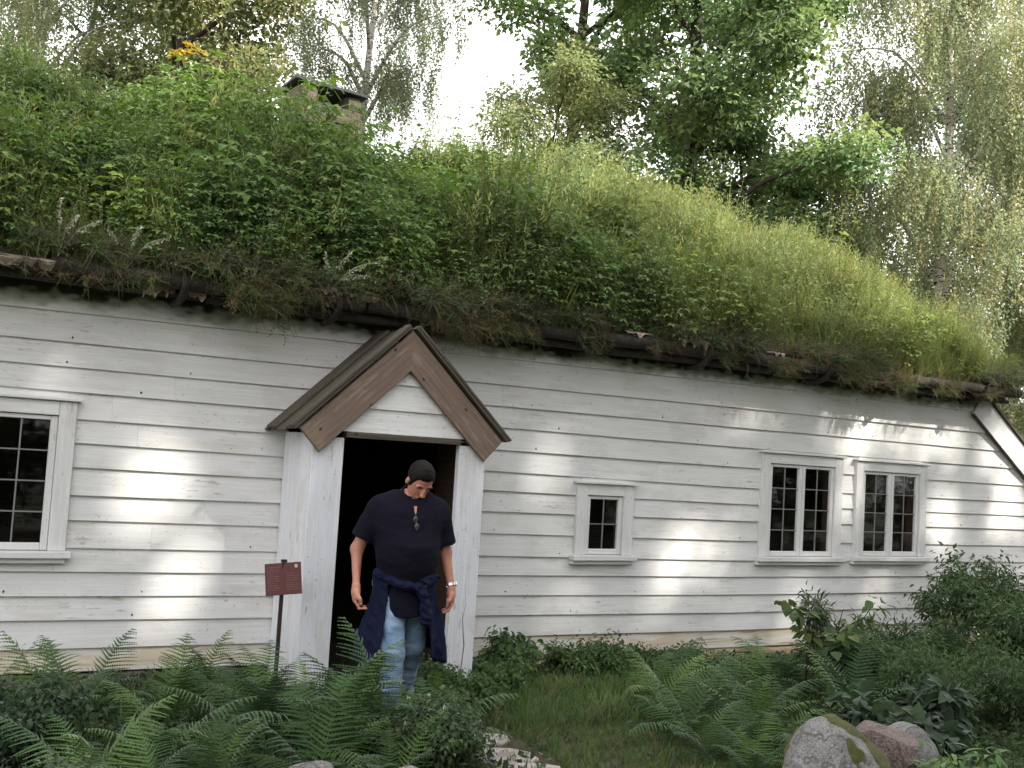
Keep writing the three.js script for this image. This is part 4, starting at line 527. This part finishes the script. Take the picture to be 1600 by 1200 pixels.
// shrubs: stems and leaves
function shrub(name, label, x, z, h, r, n, seed, geos, color, grp, o = {}) {
  const R = rng(seed), s = group(name, label, 'shrub', grp, [x, groundH(x, z) - .03, z]), tips = [];
  for (let i = 0; i < (o.stems ?? 7); i++) { const a = R() * 6.28, d = r * (.25 + .7 * R()), hh = h * (.65 + .4 * R()), e = V(Math.cos(a) * d, hh, Math.sin(a) * d), m = V(e.x * .35, hh * .55, e.z * .35); part(s, 'stem', tube([V(0, 0, 0), m, e], [.012, .008, .003], 5), mTrunk); tips.push([m, e]); }
  const it = geos.map(() => []); for (let i = 0; i < n; i++) { const [m, e] = tips[Math.floor(R() * tips.length)], p = m.clone().lerp(e, Math.pow(R(), o.pw ?? .7) * 1.05).add(rv(R).multiplyScalar((o.spread ?? .16) * R())); if (p.y < .02) continue; it[Math.floor(R() * geos.length)].push({ p, s: .7 + .6 * R(), ry: R() * 6.28, rx: (R() - .5) * .6, rz: (R() - .5) * .6, c: vary(color, R, .3) }); }
  const f = sub(s, 'foliage'); f.userData.kind = 'stuff'; it.forEach((q, i) => q.length && scatter(f, 'leaves', geos[i], mLeaf, q)); return s;
}
const shL = [leafCluster(81, 9, .10, .065, .03, .8), leafCluster(82, 8, .09, .07, .028, .8)], shN = [leafCluster(83, 14, .09, .06, .014, .9), leafCluster(84, 13, .1, .055, .014, .9)], shB = [leafCluster(85, 6, .12, .12, .055, .5, .35, leafFine), leafCluster(86, 6, .11, .11, .058, .5, .35, leafFine)], shS = [leafCluster(87, 10, .08, .04, .026, .7), leafCluster(88, 10, .08, .042, .024, .7)];
shrub('dark_shrub', 'dark small-leaved shrub before the window with white casing', .75, 2.0, .55, .4, 420, 1, shS, [.04, .07, .03]);
shrub('dark_shrub', 'low dark shrub over the mossy border stones', .85, 3.1, .36, .34, 380, 2, shS, [.04, .065, .03]);
shrub('leafy_weed', 'tangled leafy weed with a few tiny pale flowers beside the path', 2.95, 2.62, .40, .32, 260, 3, shS, [.055, .09, .028]);
shrub('leafy_weed', 'leafy weed under the right porch post', 3.72, 1.35, .30, .3, 300, 4, shS, [.06, .115, .03]);
shrub('leafy_weed', 'leafy weed before the man where the path narrows', 3.05, 2.45, .38, .3, 200, 16, shS, [.05, .085, .028]);
for (const [x, z, sd, h] of [[4.75, .45, 5, .32], [5.2, .55, 6, .30], [5.65, .5, 7, .34], [6.15, .45, 8, .26], [6.7, .5, 9, .24], [4.5, .75, 17, .22]]) shrub('low_herb', 'low leafy herb growing along the foot of the white wall', x, z, h, .3, 240, sd, shS, [.06, .115, .026], 'herbs along the wall foot', { spread: .12 });
shrub('nettle', 'upright nettle with toothed leaves standing against the white boards', 4.78, .42, .5, .16, 60, 10, [leafCluster(90, 4, .07, .08, .042, .5, .3, leafFine)], [.06, .12, .035], null, { stems: 4, spread: .04 });
for (const [x, z, sd, h, r, lab] of [[7.4, 1.9, 11, .52, .5, 'tall dark shrub with narrow leaves before the window nearer the porch'], [8.3, 1.55, 12, .5, .5, 'dark narrow-leaved shrub beneath the window nearer the house end'], [9.3, 1.25, 13, 1.05, .5, 'tall narrow-leaved shrub reaching over the boards at the house end'], [8.7, 2.2, 14, .78, .5, 'dense dark shrub behind the broad-leaved plant'], [6.75, 2.75, 15, .55, .45, 'low dark shrub in front of the ferns by the lawn'], [7.7, 2.9, 18, .6, .5, 'dark shrub behind the reddish boulder'], [10.3, 1.0, 19, 1.0, .5, 'shrub standing at the house end close to the wall']]) shrub('narrow_leaved_shrub', lab, x, z, h, r * 1.15, 330, sd, sd % 3 ? shL : shN, [.055, .098, .028], null, { stems: 10, spread: .2, pw: .6 });
shrub('broad_leaved_plant', 'plant with large dark glossy leaves behind the boulders', 5.75, 3.35, .42, .42, 110, 20, shB, [.034, .062, .026], null, { spread: .12 });
shrub('broad_leaved_plant', 'large-leaved plant spreading between the reddish boulder and the shrubs', 6.5, 3.2, .45, .42, 110, 21, shB, [.034, .062, .026], null, { spread: .12 });
shrub('broad_leaved_plant', 'bright-leaved sapling sprouting beside the small mossy boulder', 5.2, 4.3, .42, .26, 50, 22, [leafCluster(91, 6, .09, .07, .036, .4, .3, leafFine)], [.085, .15, .04], null, { spread: .06, stems: 5 });
shrub('maple_sapling', 'thin sapling with spreading lobed leaves rising before the window nearer the porch', 6.8, 1.9, .88, .40, 26, 23, [leafCluster(92, 5, .09, .095, .055, .25, .3, leafFine)], [.075, .12, .03], null, { stems: 5, spread: .06, pw: .35 });
shrub('narrow_leaved_shrub', 'slim shoot with feathery narrow leaves against the white boards', 6.72, 1.75, 1.08, .15, 60, 24, shN, [.07, .10, .04], null, { stems: 2, spread: .07, pw: .3 });
{ // small white flowers in the weeds by the path
  const R = rng(55), it = []; for (let i = 0; i < 12; i++) it.push({ p: V(2.9 + (R() - .5) * .6, .12 + .32 * R(), 2.72 + (R() - .5) * .5), s: .35 + .3 * R(), ry: R() * 6, rx: .5, c: [.5, .5, .44] }); top(scatter(null, '', leafCluster(95, 6, .012, .016, .012, .3), M({ color: 0xffffff, roughness: .9 }), it), 'white_flowers', 'tiny white flowers in the weeds beside the path', 'flowers', null, 'stuff');
}

// ------------------------------------------------------------------ the man
function nets(sdf, lo, hi, h) { // surface nets
  const nx = Math.ceil((hi[0] - lo[0]) / h) + 1, ny = Math.ceil((hi[1] - lo[1]) / h) + 1, nz = Math.ceil((hi[2] - lo[2]) / h) + 1, f = new Float32Array(nx * ny * nz), id = new Int32Array(nx * ny * nz).fill(-1), at = (i, j, k) => (k * ny + j) * nx + i;
  const B = 5; // whole blocks far from the surface are filled with the value at their middle
  for (let K = 0; K < nz; K += B) for (let Jb = 0; Jb < ny; Jb += B) for (let I = 0; I < nx; I += B) {
    const c = sdf(lo[0] + (I + 2) * h, lo[1] + (Jb + 2) * h, lo[2] + (K + 2) * h), far = Math.abs(c) > h * 6 + .03;
    for (let k = K; k < Math.min(nz, K + B); k++) for (let j = Jb; j < Math.min(ny, Jb + B); j++) for (let i = I; i < Math.min(nx, I + B); i++) f[at(i, j, k)] = far ? c : sdf(lo[0] + i * h, lo[1] + j * h, lo[2] + k * h);
  }
  const pos = [], idx = [], E = []; for (const a of [0, 1, 2, 3, 4, 5, 6, 7]) for (const b of [1, 2, 4]) if (!(a & b)) E.push([a, a | b]);
  for (let k = 0; k < nz - 1; k++) for (let j = 0; j < ny - 1; j++) for (let i = 0; i < nx - 1; i++) {
    const c = []; let neg = 0; for (let q = 0; q < 8; q++) { c[q] = f[at(i + (q & 1), j + (q >> 1 & 1), k + (q >> 2))]; if (c[q] < 0) neg++; } if (!neg || neg === 8) continue;
    let x = 0, y = 0, z = 0, n = 0; for (const [a, b] of E) if ((c[a] < 0) !== (c[b] < 0)) { const t = c[a] / (c[a] - c[b]); x += lerp(a & 1, b & 1, t); y += lerp(a >> 1 & 1, b >> 1 & 1, t); z += lerp(a >> 2, b >> 2, t); n++; }
    id[at(i, j, k)] = pos.length / 3; pos.push(lo[0] + (i + x / n) * h, lo[1] + (j + y / n) * h, lo[2] + (k + z / n) * h);
  }
  for (let k = 1; k < nz - 1; k++) for (let j = 1; j < ny - 1; j++) for (let i = 1; i < nx - 1; i++) {
    const s = f[at(i, j, k)] < 0, quad = (a, b, c, d, fl) => { if (a < 0 || b < 0 || c < 0 || d < 0) return; fl ? idx.push(a, b, c, a, c, d) : idx.push(a, c, b, a, d, c); };
    if (s !== f[at(i + 1, j, k)] < 0) quad(id[at(i, j - 1, k - 1)], id[at(i, j, k - 1)], id[at(i, j, k)], id[at(i, j - 1, k)], s);
    if (s !== f[at(i, j + 1, k)] < 0) quad(id[at(i - 1, j, k - 1)], id[at(i - 1, j, k)], id[at(i, j, k)], id[at(i, j, k - 1)], s);
    if (s !== f[at(i, j, k + 1)] < 0) quad(id[at(i - 1, j - 1, k)], id[at(i, j - 1, k)], id[at(i, j, k)], id[at(i - 1, j, k)], s);
  }
  const nor = [], e = h * .5, uv = []; for (let i = 0; i < pos.length; i += 3) { const [x, y, z] = [pos[i], pos[i + 1], pos[i + 2]], n = V(sdf(x + e, y, z) - sdf(x - e, y, z), sdf(x, y + e, z) - sdf(x, y - e, z), sdf(x, y, z + e) - sdf(x, y, z - e)).normalize(); nor.push(n.x, n.y, n.z); uv.push(x + z * .6, y); }
  const g = new THREE.BufferGeometry(); g.setAttribute('position', new THREE.Float32BufferAttribute(pos, 3)); g.setAttribute('normal', new THREE.Float32BufferAttribute(nor, 3)); g.setAttribute('uv', new THREE.Float32BufferAttribute(uv, 2)); g.setIndex(idx); return g;
}
const smin = (a, b, k) => { const h = Math.max(k - Math.abs(a - b), 0) / k; return Math.min(a, b) - h * h * k * .25; }, smax = (a, b, k) => -smin(-a, -b, k);
const cap = (a, b, ra, rb) => (x, y, z) => { const bx = b[0] - a[0], by = b[1] - a[1], bz = b[2] - a[2], px = x - a[0], py = y - a[1], pz = z - a[2], t = clamp((px * bx + py * by + pz * bz) / (bx * bx + by * by + bz * bz)); return Math.hypot(px - bx * t, py - by * t, pz - bz * t) - lerp(ra, rb, t); };
const ell = (c, r, rx = 0, rz = 0) => { const cx_ = Math.cos(rx), sx_ = Math.sin(rx), cz_ = Math.cos(rz), sz_ = Math.sin(rz), m = Math.min(...r); return (x, y, z) => { let px = x - c[0], py = y - c[1], pz = z - c[2]; let q = cz_ * px + sz_ * py; py = -sz_ * px + cz_ * py; px = q; q = cx_ * py + sx_ * pz; pz = -sx_ * py + cx_ * pz; py = q; const k0 = Math.hypot(px / r[0], py / r[1], pz / r[2]), k1 = Math.hypot(px / r[0] ** 2, py / r[1] ** 2, pz / r[2] ** 2); return k1 < 1e-6 ? -m : k0 * (k0 - 1) / k1; }; };
const blend = (k, ...f) => (x, y, z) => { let d = f[0](x, y, z); for (let i = 1; i < f.length; i++) d = smin(d, f[i](x, y, z), k); return d; };
{
  const man = group('person', 'man in navy polo shirt and jeans stepping out of the porch with head bowed', 'person', null, [3.2, 0, 1.55]); man.rotation.y = -.30;
  // joints (his left is +x, he faces +z)
  const J = { hipR: [-.10, .92, 0], hipL: [.09, .92, -.02], kneeR: [-.075, .50, .14], kneeL: [.085, .50, -.06], ankR: [-.06, .09, .17], ankL: [.09, .11, -.30], shR: [-.20, 1.385, .0], shL: [.195, 1.38, .0], elR: [-.325, 1.115, -.03], elL: [.265, 1.11, -.03], wrR: [-.325, .885, .07], wrL: [.305, .885, .06], neck: [.01, 1.46, .02], head: [.045, 1.585, .085] };
  const torso = blend(.10, cap([0, .98, -.01], [0, 1.16, .03], .155, .165), cap([0, 1.16, .03], [0, 1.33, .0], .165, .150), cap([-.10, 1.32, -.005], [.10, 1.32, -.005], .12, .12), ell([0, 1.09, .07], [.165, .16, .135]), ell([-.03, 1.30, .045], [.16, .12, .10]), cap([-.02, 1.475, -.02], [-.185, 1.385, -.01], .045, .062), cap([.03, 1.475, -.02], [.18, 1.38, -.01], .045, .062));
  const armR = blend(.03, cap(J.shR, J.elR, .064, .046), cap(J.elR, J.wrR, .045, .029)), armL = blend(.03, cap(J.shL, J.elL, .064, .046), cap(J.elL, J.wrL, .045, .029));
  const legs = blend(.035, cap(J.hipR, J.kneeR, .098, .064), cap(J.kneeR, J.ankR, .062, .045), cap(J.hipL, J.kneeL, .098, .064), cap(J.kneeL, J.ankL, .062, .045), ell([0, .95, -.01], [.175, .12, .135]));
  const neckF = cap([.0, 1.42, -.005], [.03, 1.53, .055], .062, .056);
  // head: bowed forward and turned a little to his left
  const hq = new THREE.Quaternion().setFromEuler(new THREE.Euler(.74, .24, -.06, 'YXZ')), hi = hq.clone().invert(), hv = V();
  const inHead = (f) => (x, y, z) => { hv.set(x - J.head[0], y - J.head[1], z - J.head[2]).applyQuaternion(hi); return f(hv.x, hv.y, hv.z); };
  const skull = blend(.03, ell([0, .035, -.012], [.080, .092, .100]), ell([0, -.035, .028], [.064, .088, .068]), ell([0, -.092, .048], [.036, .026, .034]));
  const feat = [ell([0, -.012, .100], [.013, .030, .018], -.35), ell([0, -.032, .112], [.018, .013, .016])], soft = blend(.012, skull, ...feat, ell([-.03, .022, .083], [.028, .009, .014]), ell([.03, .022, .083], [.028, .009, .014]), ell([0, -.066, .092], [.025, .008, .012]), ell([0, -.078, .088], [.022, .008, .012]), ell([-.083, -.012, -.005], [.012, .032, .020], .2), ell([.083, -.012, -.005], [.012, .032, .020], .2));
  const headF = (x, y, z) => { let d = soft(x, y, z); for (const s of [-1, 1]) d = smax(d, -ell([.031 * s, .004, .100], [.016, .010, .018])(x, y, z), .012); d = smax(d, -ell([0, -.072, .112], [.026, .0022, .014])(x, y, z), .004); return d; };
  const headW = inHead(headF);
  // hands: palm and five fingers each
  const hand = (w, side, curl) => { const s = side, P = (a, b, c) => [w[0] + a * s, w[1] + b, w[2] + c], f = [cap(P(0, .0, 0), P(0, -.035, .006), .028, .030), ell(P(0, -.065, .012), [.022, .046, .040])]; const fg = []; [[.030, .078, .0095], [.010, .086, .0098], [-.010, .080, .0094], [-.028, .064, .0085]].forEach(([o, L, r]) => { const b = P(0, -.098, .012 + o), m = P(-.010 - .018 * curl, -.098 - L * .5, .014 + o * 1.05), e = P(-.026 - .05 * curl, -.098 - L * (.9 - .45 * curl), .012 + o); fg.push(blend(.006, cap(b, m, r, r * .92), cap(m, e, r * .92, r * .78))); }); const th = blend(.008, cap(P(-.006, -.035, .030), P(-.022, -.075, .055), .0135, .0115), cap(P(-.022, -.075, .055), P(-.032, -.108, .052), .0115, .0095)); return (x, y, z) => { let d = blend(.02, ...f)(x, y, z); for (const q of fg) d = smin(d, q(x, y, z), .006); return smin(d, th(x, y, z), .012); }; };
  const hR = hand(J.wrR, -1, .9), hL = hand(J.wrL, 1, .45);
  const bodyF = (x, y, z) => smin(smin(smin(torso(x, y, z), smin(armR(x, y, z), armL(x, y, z), .02), .03) + .006, legs(x, y, z) + .008, .03), neckF(x, y, z), .03);
  const bodyA = nets((x, y, z) => Math.max(bodyF(x, y, z)), [-.45, .02, -.42], [.42, 1.53, .32], .012);
  const hb = (w) => [[w[0] - .09, w[1] - .21, w[2] - .07], [w[0] + .09, w[1] + .03, w[2] + .10]];
  const handGR = nets((x, y, z) => Math.min(hR(x, y, z), armR(x, y, z) + .006), [...[J.wrR[0] - .09, J.wrR[1] - .22, J.wrR[2] - .08]], [J.wrR[0] + .09, J.wrR[1] + .02, J.wrR[2] + .11], .0035), handGL = nets((x, y, z) => Math.min(hL(x, y, z), armL(x, y, z) + .006), [J.wrL[0] - .09, J.wrL[1] - .22, J.wrL[2] - .08], [J.wrL[0] + .09, J.wrL[1] + .02, J.wrL[2] + .11], .0035);
  const headG = nets((x, y, z) => smin(headW(x, y, z), neckF(x, y, z), .02), [-.12, 1.41, -.10], [.20, 1.75, .28], .004);
  const skinT = texture(256, 256, (u, v) => { const a = fbm(nA, u * 20, v * 20, 20, 20, 4); return mix3([.60, .39, .32], [.68, .47, .39], a); });
  const mSkin = M({ map: rep(skinT, 6, 6), roughness: .55 }), mk = (n, g, m) => part(man, n, g, m);
  mk('body', fuse([bodyA, handGR, handGL, headG]), mSkin);
  // hair: short dark, thin on the crown
  const hairT = texture(256, 256, (u, v) => { const a = fbm(nB, u * 60, v * 8, 60, 8, 3); return mix3([.035, .026, .022], [.10, .072, .06], a); });
  mk('hair', nets(inHead((x, y, z) => { const ns = n3(x * 70, y * 50, z * 70) - .5, line = -.068 + .038 * sstep(-.05, .005, z) + .094 * sstep(.02, .07, z) - .03 * sstep(.012, -.004, Math.abs(z - .012)) * (Math.abs(x) > .06 ? 1 : 0) + .014 * ns; const th_ = .0005 + (.0065 + .010 * ns) * sstep(0, .028, y - line); return Math.max(skull(x, y, z) - th_ + (y < line ? .003 : 0), (line - .004 - y) * .8); }), [-.12, 1.45, -.10], [.20, 1.76, .26], .004), new THREE.MeshPhysicalMaterial({ side: THREE.DoubleSide, map: rep(hairT, 8, 8), bumpMap: rep(hairT, 8, 8), bumpScale: .006, roughness: .7, specularIntensity: .3 }));
  for (const s of [-1, 1]) { const b = mk('eyebrow', nets(inHead((x, y, z) => Math.max(ell([.031 * s, .026, .088], [.024, .0055, .012])(x, y, z), -skull(x, y, z) - .004)), [-.12, 1.45, 0], [.20, 1.7, .26], .0045), M({ color: rgb(.012, .009, .008) })); }
  // clothes
  const weave = texture(256, 256, (u, v) => { const k = .5 + .2 * Math.sin(u * 256 * Math.PI / 2) * Math.sin(v * 256 * Math.PI / 2) + .3 * (fbm(nA, u * 6, v * 6, 6, 6, 3) - .5); return [k, k, k]; }, false);
  const wr = (x, y, z, a = .008) => a * (fbm(nA, x * 9 + y * 4, y * 16 + z * 6 + 40, 256, 256, 3) - .5) * 2;
  const mPolo = new THREE.MeshPhysicalMaterial({ side: THREE.DoubleSide, specularIntensity: .2, color: rgb(.0065, .006, .012), roughness: .95, bumpMap: rep(weave, 8, 8), bumpScale: .002 });
  const shirtBody = blend(.05, (x, y, z) => torso(x, y, z) - .014, cap([0, .98, 0], [0, .74, .02], .168, .172));
  const sleeve = (sh, el, w) => cap(sh, [lerp(sh[0], el[0], .78), lerp(sh[1], el[1], .78), lerp(sh[2], el[2], .78)], .078, .078 + w);
  const slR = sleeve(J.shR, J.elR, .006), slL = sleeve(J.shL, J.elL, .006), hem = (sh, el) => { const d = V(el[0] - sh[0], el[1] - sh[1], el[2] - sh[2]).normalize(), L = .225; return (x, y, z) => (x - sh[0]) * d.x + (y - sh[1]) * d.y + (z - sh[2]) * d.z - L; }, hmR = hem(J.shR, J.elR), hmL = hem(J.shL, J.elL);
  mk('polo_shirt', nets((x, y, z) => { let d = smin(shirtBody(x, y, z) , Math.max(slR(x, y, z), hmR(x, y, z)), .035); d = smin(d, Math.max(slL(x, y, z), hmL(x, y, z)), .035); d -= wr(x, y, z, .006) + .012 * (fbm(nC, x * 5 + y * 5 + 9, y * 13 - x * 6 + 20, 256, 256, 2) - .5); d = Math.max(d, .70 + .10 * Math.abs(x + .02) + .06 * sstep(.02, -.1, z) - y); return smax(d, -cap([.0, 1.44, .03], [.03, 1.60, .10], .060, .075)(x, y, z), .01); }, [-.46, .66, -.26], [.42, 1.52, .32], .010), mPolo);
  mk('collar', nets((x, y, z) => { const q = cap([-.005, 1.40, .005], [.028, 1.53, .055], .096, .080)(x, y, z), hi_ = 1.550 - .62 * (z - .0), lo_ = hi_ - .085, gap = .006 + .35 * Math.max(0, 1.50 - y); return Math.max(Math.abs(q) - .006, y - hi_, lo_ - y, z > .03 ? (gap - Math.abs(x - .012)) : -1); }, [-.14, 1.32, -.12], [.17, 1.60, .20], .004), mPolo);
  const front = (x, y) => { let z = .35; while (z > 0 && shirtBody(x, y, z) > 0) z -= .002; return z; };
  mk('open_placket', (() => { const P = [[.002, 1.42], [.024, 1.42], [.016, 1.365], [.010, 1.365]].map(([x, y]) => V(x, y, front(x, y) + .006)), pos = []; for (const k of [0, 2, 1, 0, 3, 2]) pos.push(P[k].x, P[k].y, P[k].z); return triGeo(pos); })(), mSkin);
  const gl = (x, y) => { const g = new THREE.SphereGeometry(.021, 12, 8); g.scale(.8, 1.1, .3); g.translate(x, y, front(x, y) + .013); return g; };
  mk('sunglasses', fuse([tube([V(.012, 1.375, front(.012, 1.375) + .01), V(.016, 1.33, front(.016, 1.33) + .014), V(.022, 1.27, front(.022, 1.27) + .014)], [.003, .004, .003], 6), gl(.012, 1.335), gl(.022, 1.29)]), M({ color: rgb(.03, .03, .03), roughness: .08 }));
  const denT = texture(512, 512, (u, v) => { const a = fbm(nA, u * 8, v * 6, 8, 6, 4), b = nB(u * 128, v * 128, 128, 128), c = fbm(nC, u * 3, v * 14, 3, 14, 4); return mix3([.30, .39, .50], [.58, .67, .76], clamp(a * .8 + b * .2 + (c - .5) * .6)); });
  mk('jeans', nets((x, y, z) => { let d = legs(x, y, z) - .016 - wr(x, y, z, .014) * (1 + .6 * sstep(.3, .1, y)); return Math.max(d, .055 - y, y - .93); }, [-.24, .03, -.42], [.24, 1.02, .30], .010), M({ map: rep(denT, 2, 2), roughness: .95, bumpMap: rep(weave, 10, 10), bumpScale: .0015 }));
  const shoe = (a, dz) => blend(.03, ell([a[0], .045, a[2] + .07], [.048, .042, .13]), ell([a[0], .06, a[2] - .01], [.045, .06, .06])); const sR = shoe(J.ankR), sL = shoe(J.ankL);
  for (const q of [sR, sL]) mk('shoe', nets((x, y, z) => Math.max(q(x, y, z), .004 - y), [-.2, -.01, -.46], [.2, .15, .42], .008), M({ color: rgb(.05, .035, .025), roughness: .7 }));
  // jacket tied round the waist: body hanging behind, knot of sleeves in front, two panels at the sides
  const mJac = new THREE.MeshPhysicalMaterial({ side: THREE.DoubleSide, specularIntensity: .2, color: rgb(.006, .008, .025), roughness: .85, bumpMap: rep(weave, 6, 6), bumpScale: .002 });
  mk('tied_jacket', nets((x, y, z) => {
    const w = wr(x * 1.4, y * .7, z, .022), fold = .014 * Math.sin(Math.atan2(z + .02, x) * 11 + y * 5);
    const rr = .186 + .085 * sstep(.92, .42, y), ringd = Math.hypot(x * .93, (z - .01) * 1.1) - rr - fold * sstep(.9, .6, y) - w; let d = Math.abs(ringd) - .009; const ang = Math.atan2(x + .02, z); d = Math.max(d, y - .965 - .02 * Math.sin(ang * 3), .43 + .05 * Math.sin(ang * 2 + 1) + .06 * (Math.abs(ang) > 2 ? 1 : 0) - y, (.62 + .12 * sstep(.9, .5, y) * (x < 0 ? -.35 : 1.0) - Math.abs(ang)) * .2);
    const sl1 = cap([-.19, .975, .09], [-.06, .915, .20], .031, .028)(x, y, z), sl2 = cap([.185, .955, .10], [.05, .905, .20], .030, .028)(x, y, z), kn = ell([.0, .905, .215], [.062, .038, .036], 0, -.2)(x, y, z), kn2 = ell([.075, .885, .20], [.036, .042, .03])(x, y, z), tail = cap([.09, .88, .205], [.135, .70, .19], .030, .040)(x, y, z);
    const ws = wr(x * 2.6, y * 2.2, z * 2, .020); const kn3 = ell([-.055, .925, .215], [.036, .030, .030], 0, .5)(x, y, z); let s = smin(smin(sl1, Math.min(kn, kn3), .012), smin(smin(sl2, kn2, .02), tail, .02), .012) - ws; return smin(d, s, .02);
  }, [-.36, .36, -.34], [.36, 1.04, .32], .0085), mJac);
  const wd = V(J.wrL[0] - J.elL[0], J.wrL[1] - J.elL[1], J.wrL[2] - J.elL[2]).normalize(), watch = sub(man, 'wrist_watch'); watch.position.set(lerp(J.elL[0], J.wrL[0], .9), lerp(J.elL[1], J.wrL[1], .9), lerp(J.elL[2], J.wrL[2], .9)); watch.quaternion.setFromUnitVectors(V(0, 1, 0), wd.negate());
  const mSteel = M({ color: rgb(.75, .73, .68), metalness: .9, roughness: .25 }); const strap = part(watch, 'strap', new THREE.CylinderGeometry(.0335, .0325, .016, 20, 1, true), mSteel); const dial = part(watch, 'dial', new THREE.CylinderGeometry(.017, .017, .009, 18), M({ color: rgb(.8, .8, .76), roughness: .2 })); dial.rotation.z = Math.PI / 2; dial.position.set(.034, 0, .008);
  const cam = top(new THREE.Mesh(new RoundedBoxGeometry(.028, .055, .085, 2, .008), M({ color: rgb(.02, .02, .022), roughness: .35 })), 'compact_camera', 'small dark camera held in the hand of the man', 'camera'); cam.position.set(J.wrR[0] + .033, J.wrR[1] - .105, J.wrR[2] + .012).applyAxisAngle(V(0, 1, 0), -.30).add(man.position); cam.rotation.y = -.3;
}

shade(house);
scene.traverse(o => { if (o.isMesh) { o.castShadow = true; o.receiveShadow = true; } });
renderer.render(scene, camera);
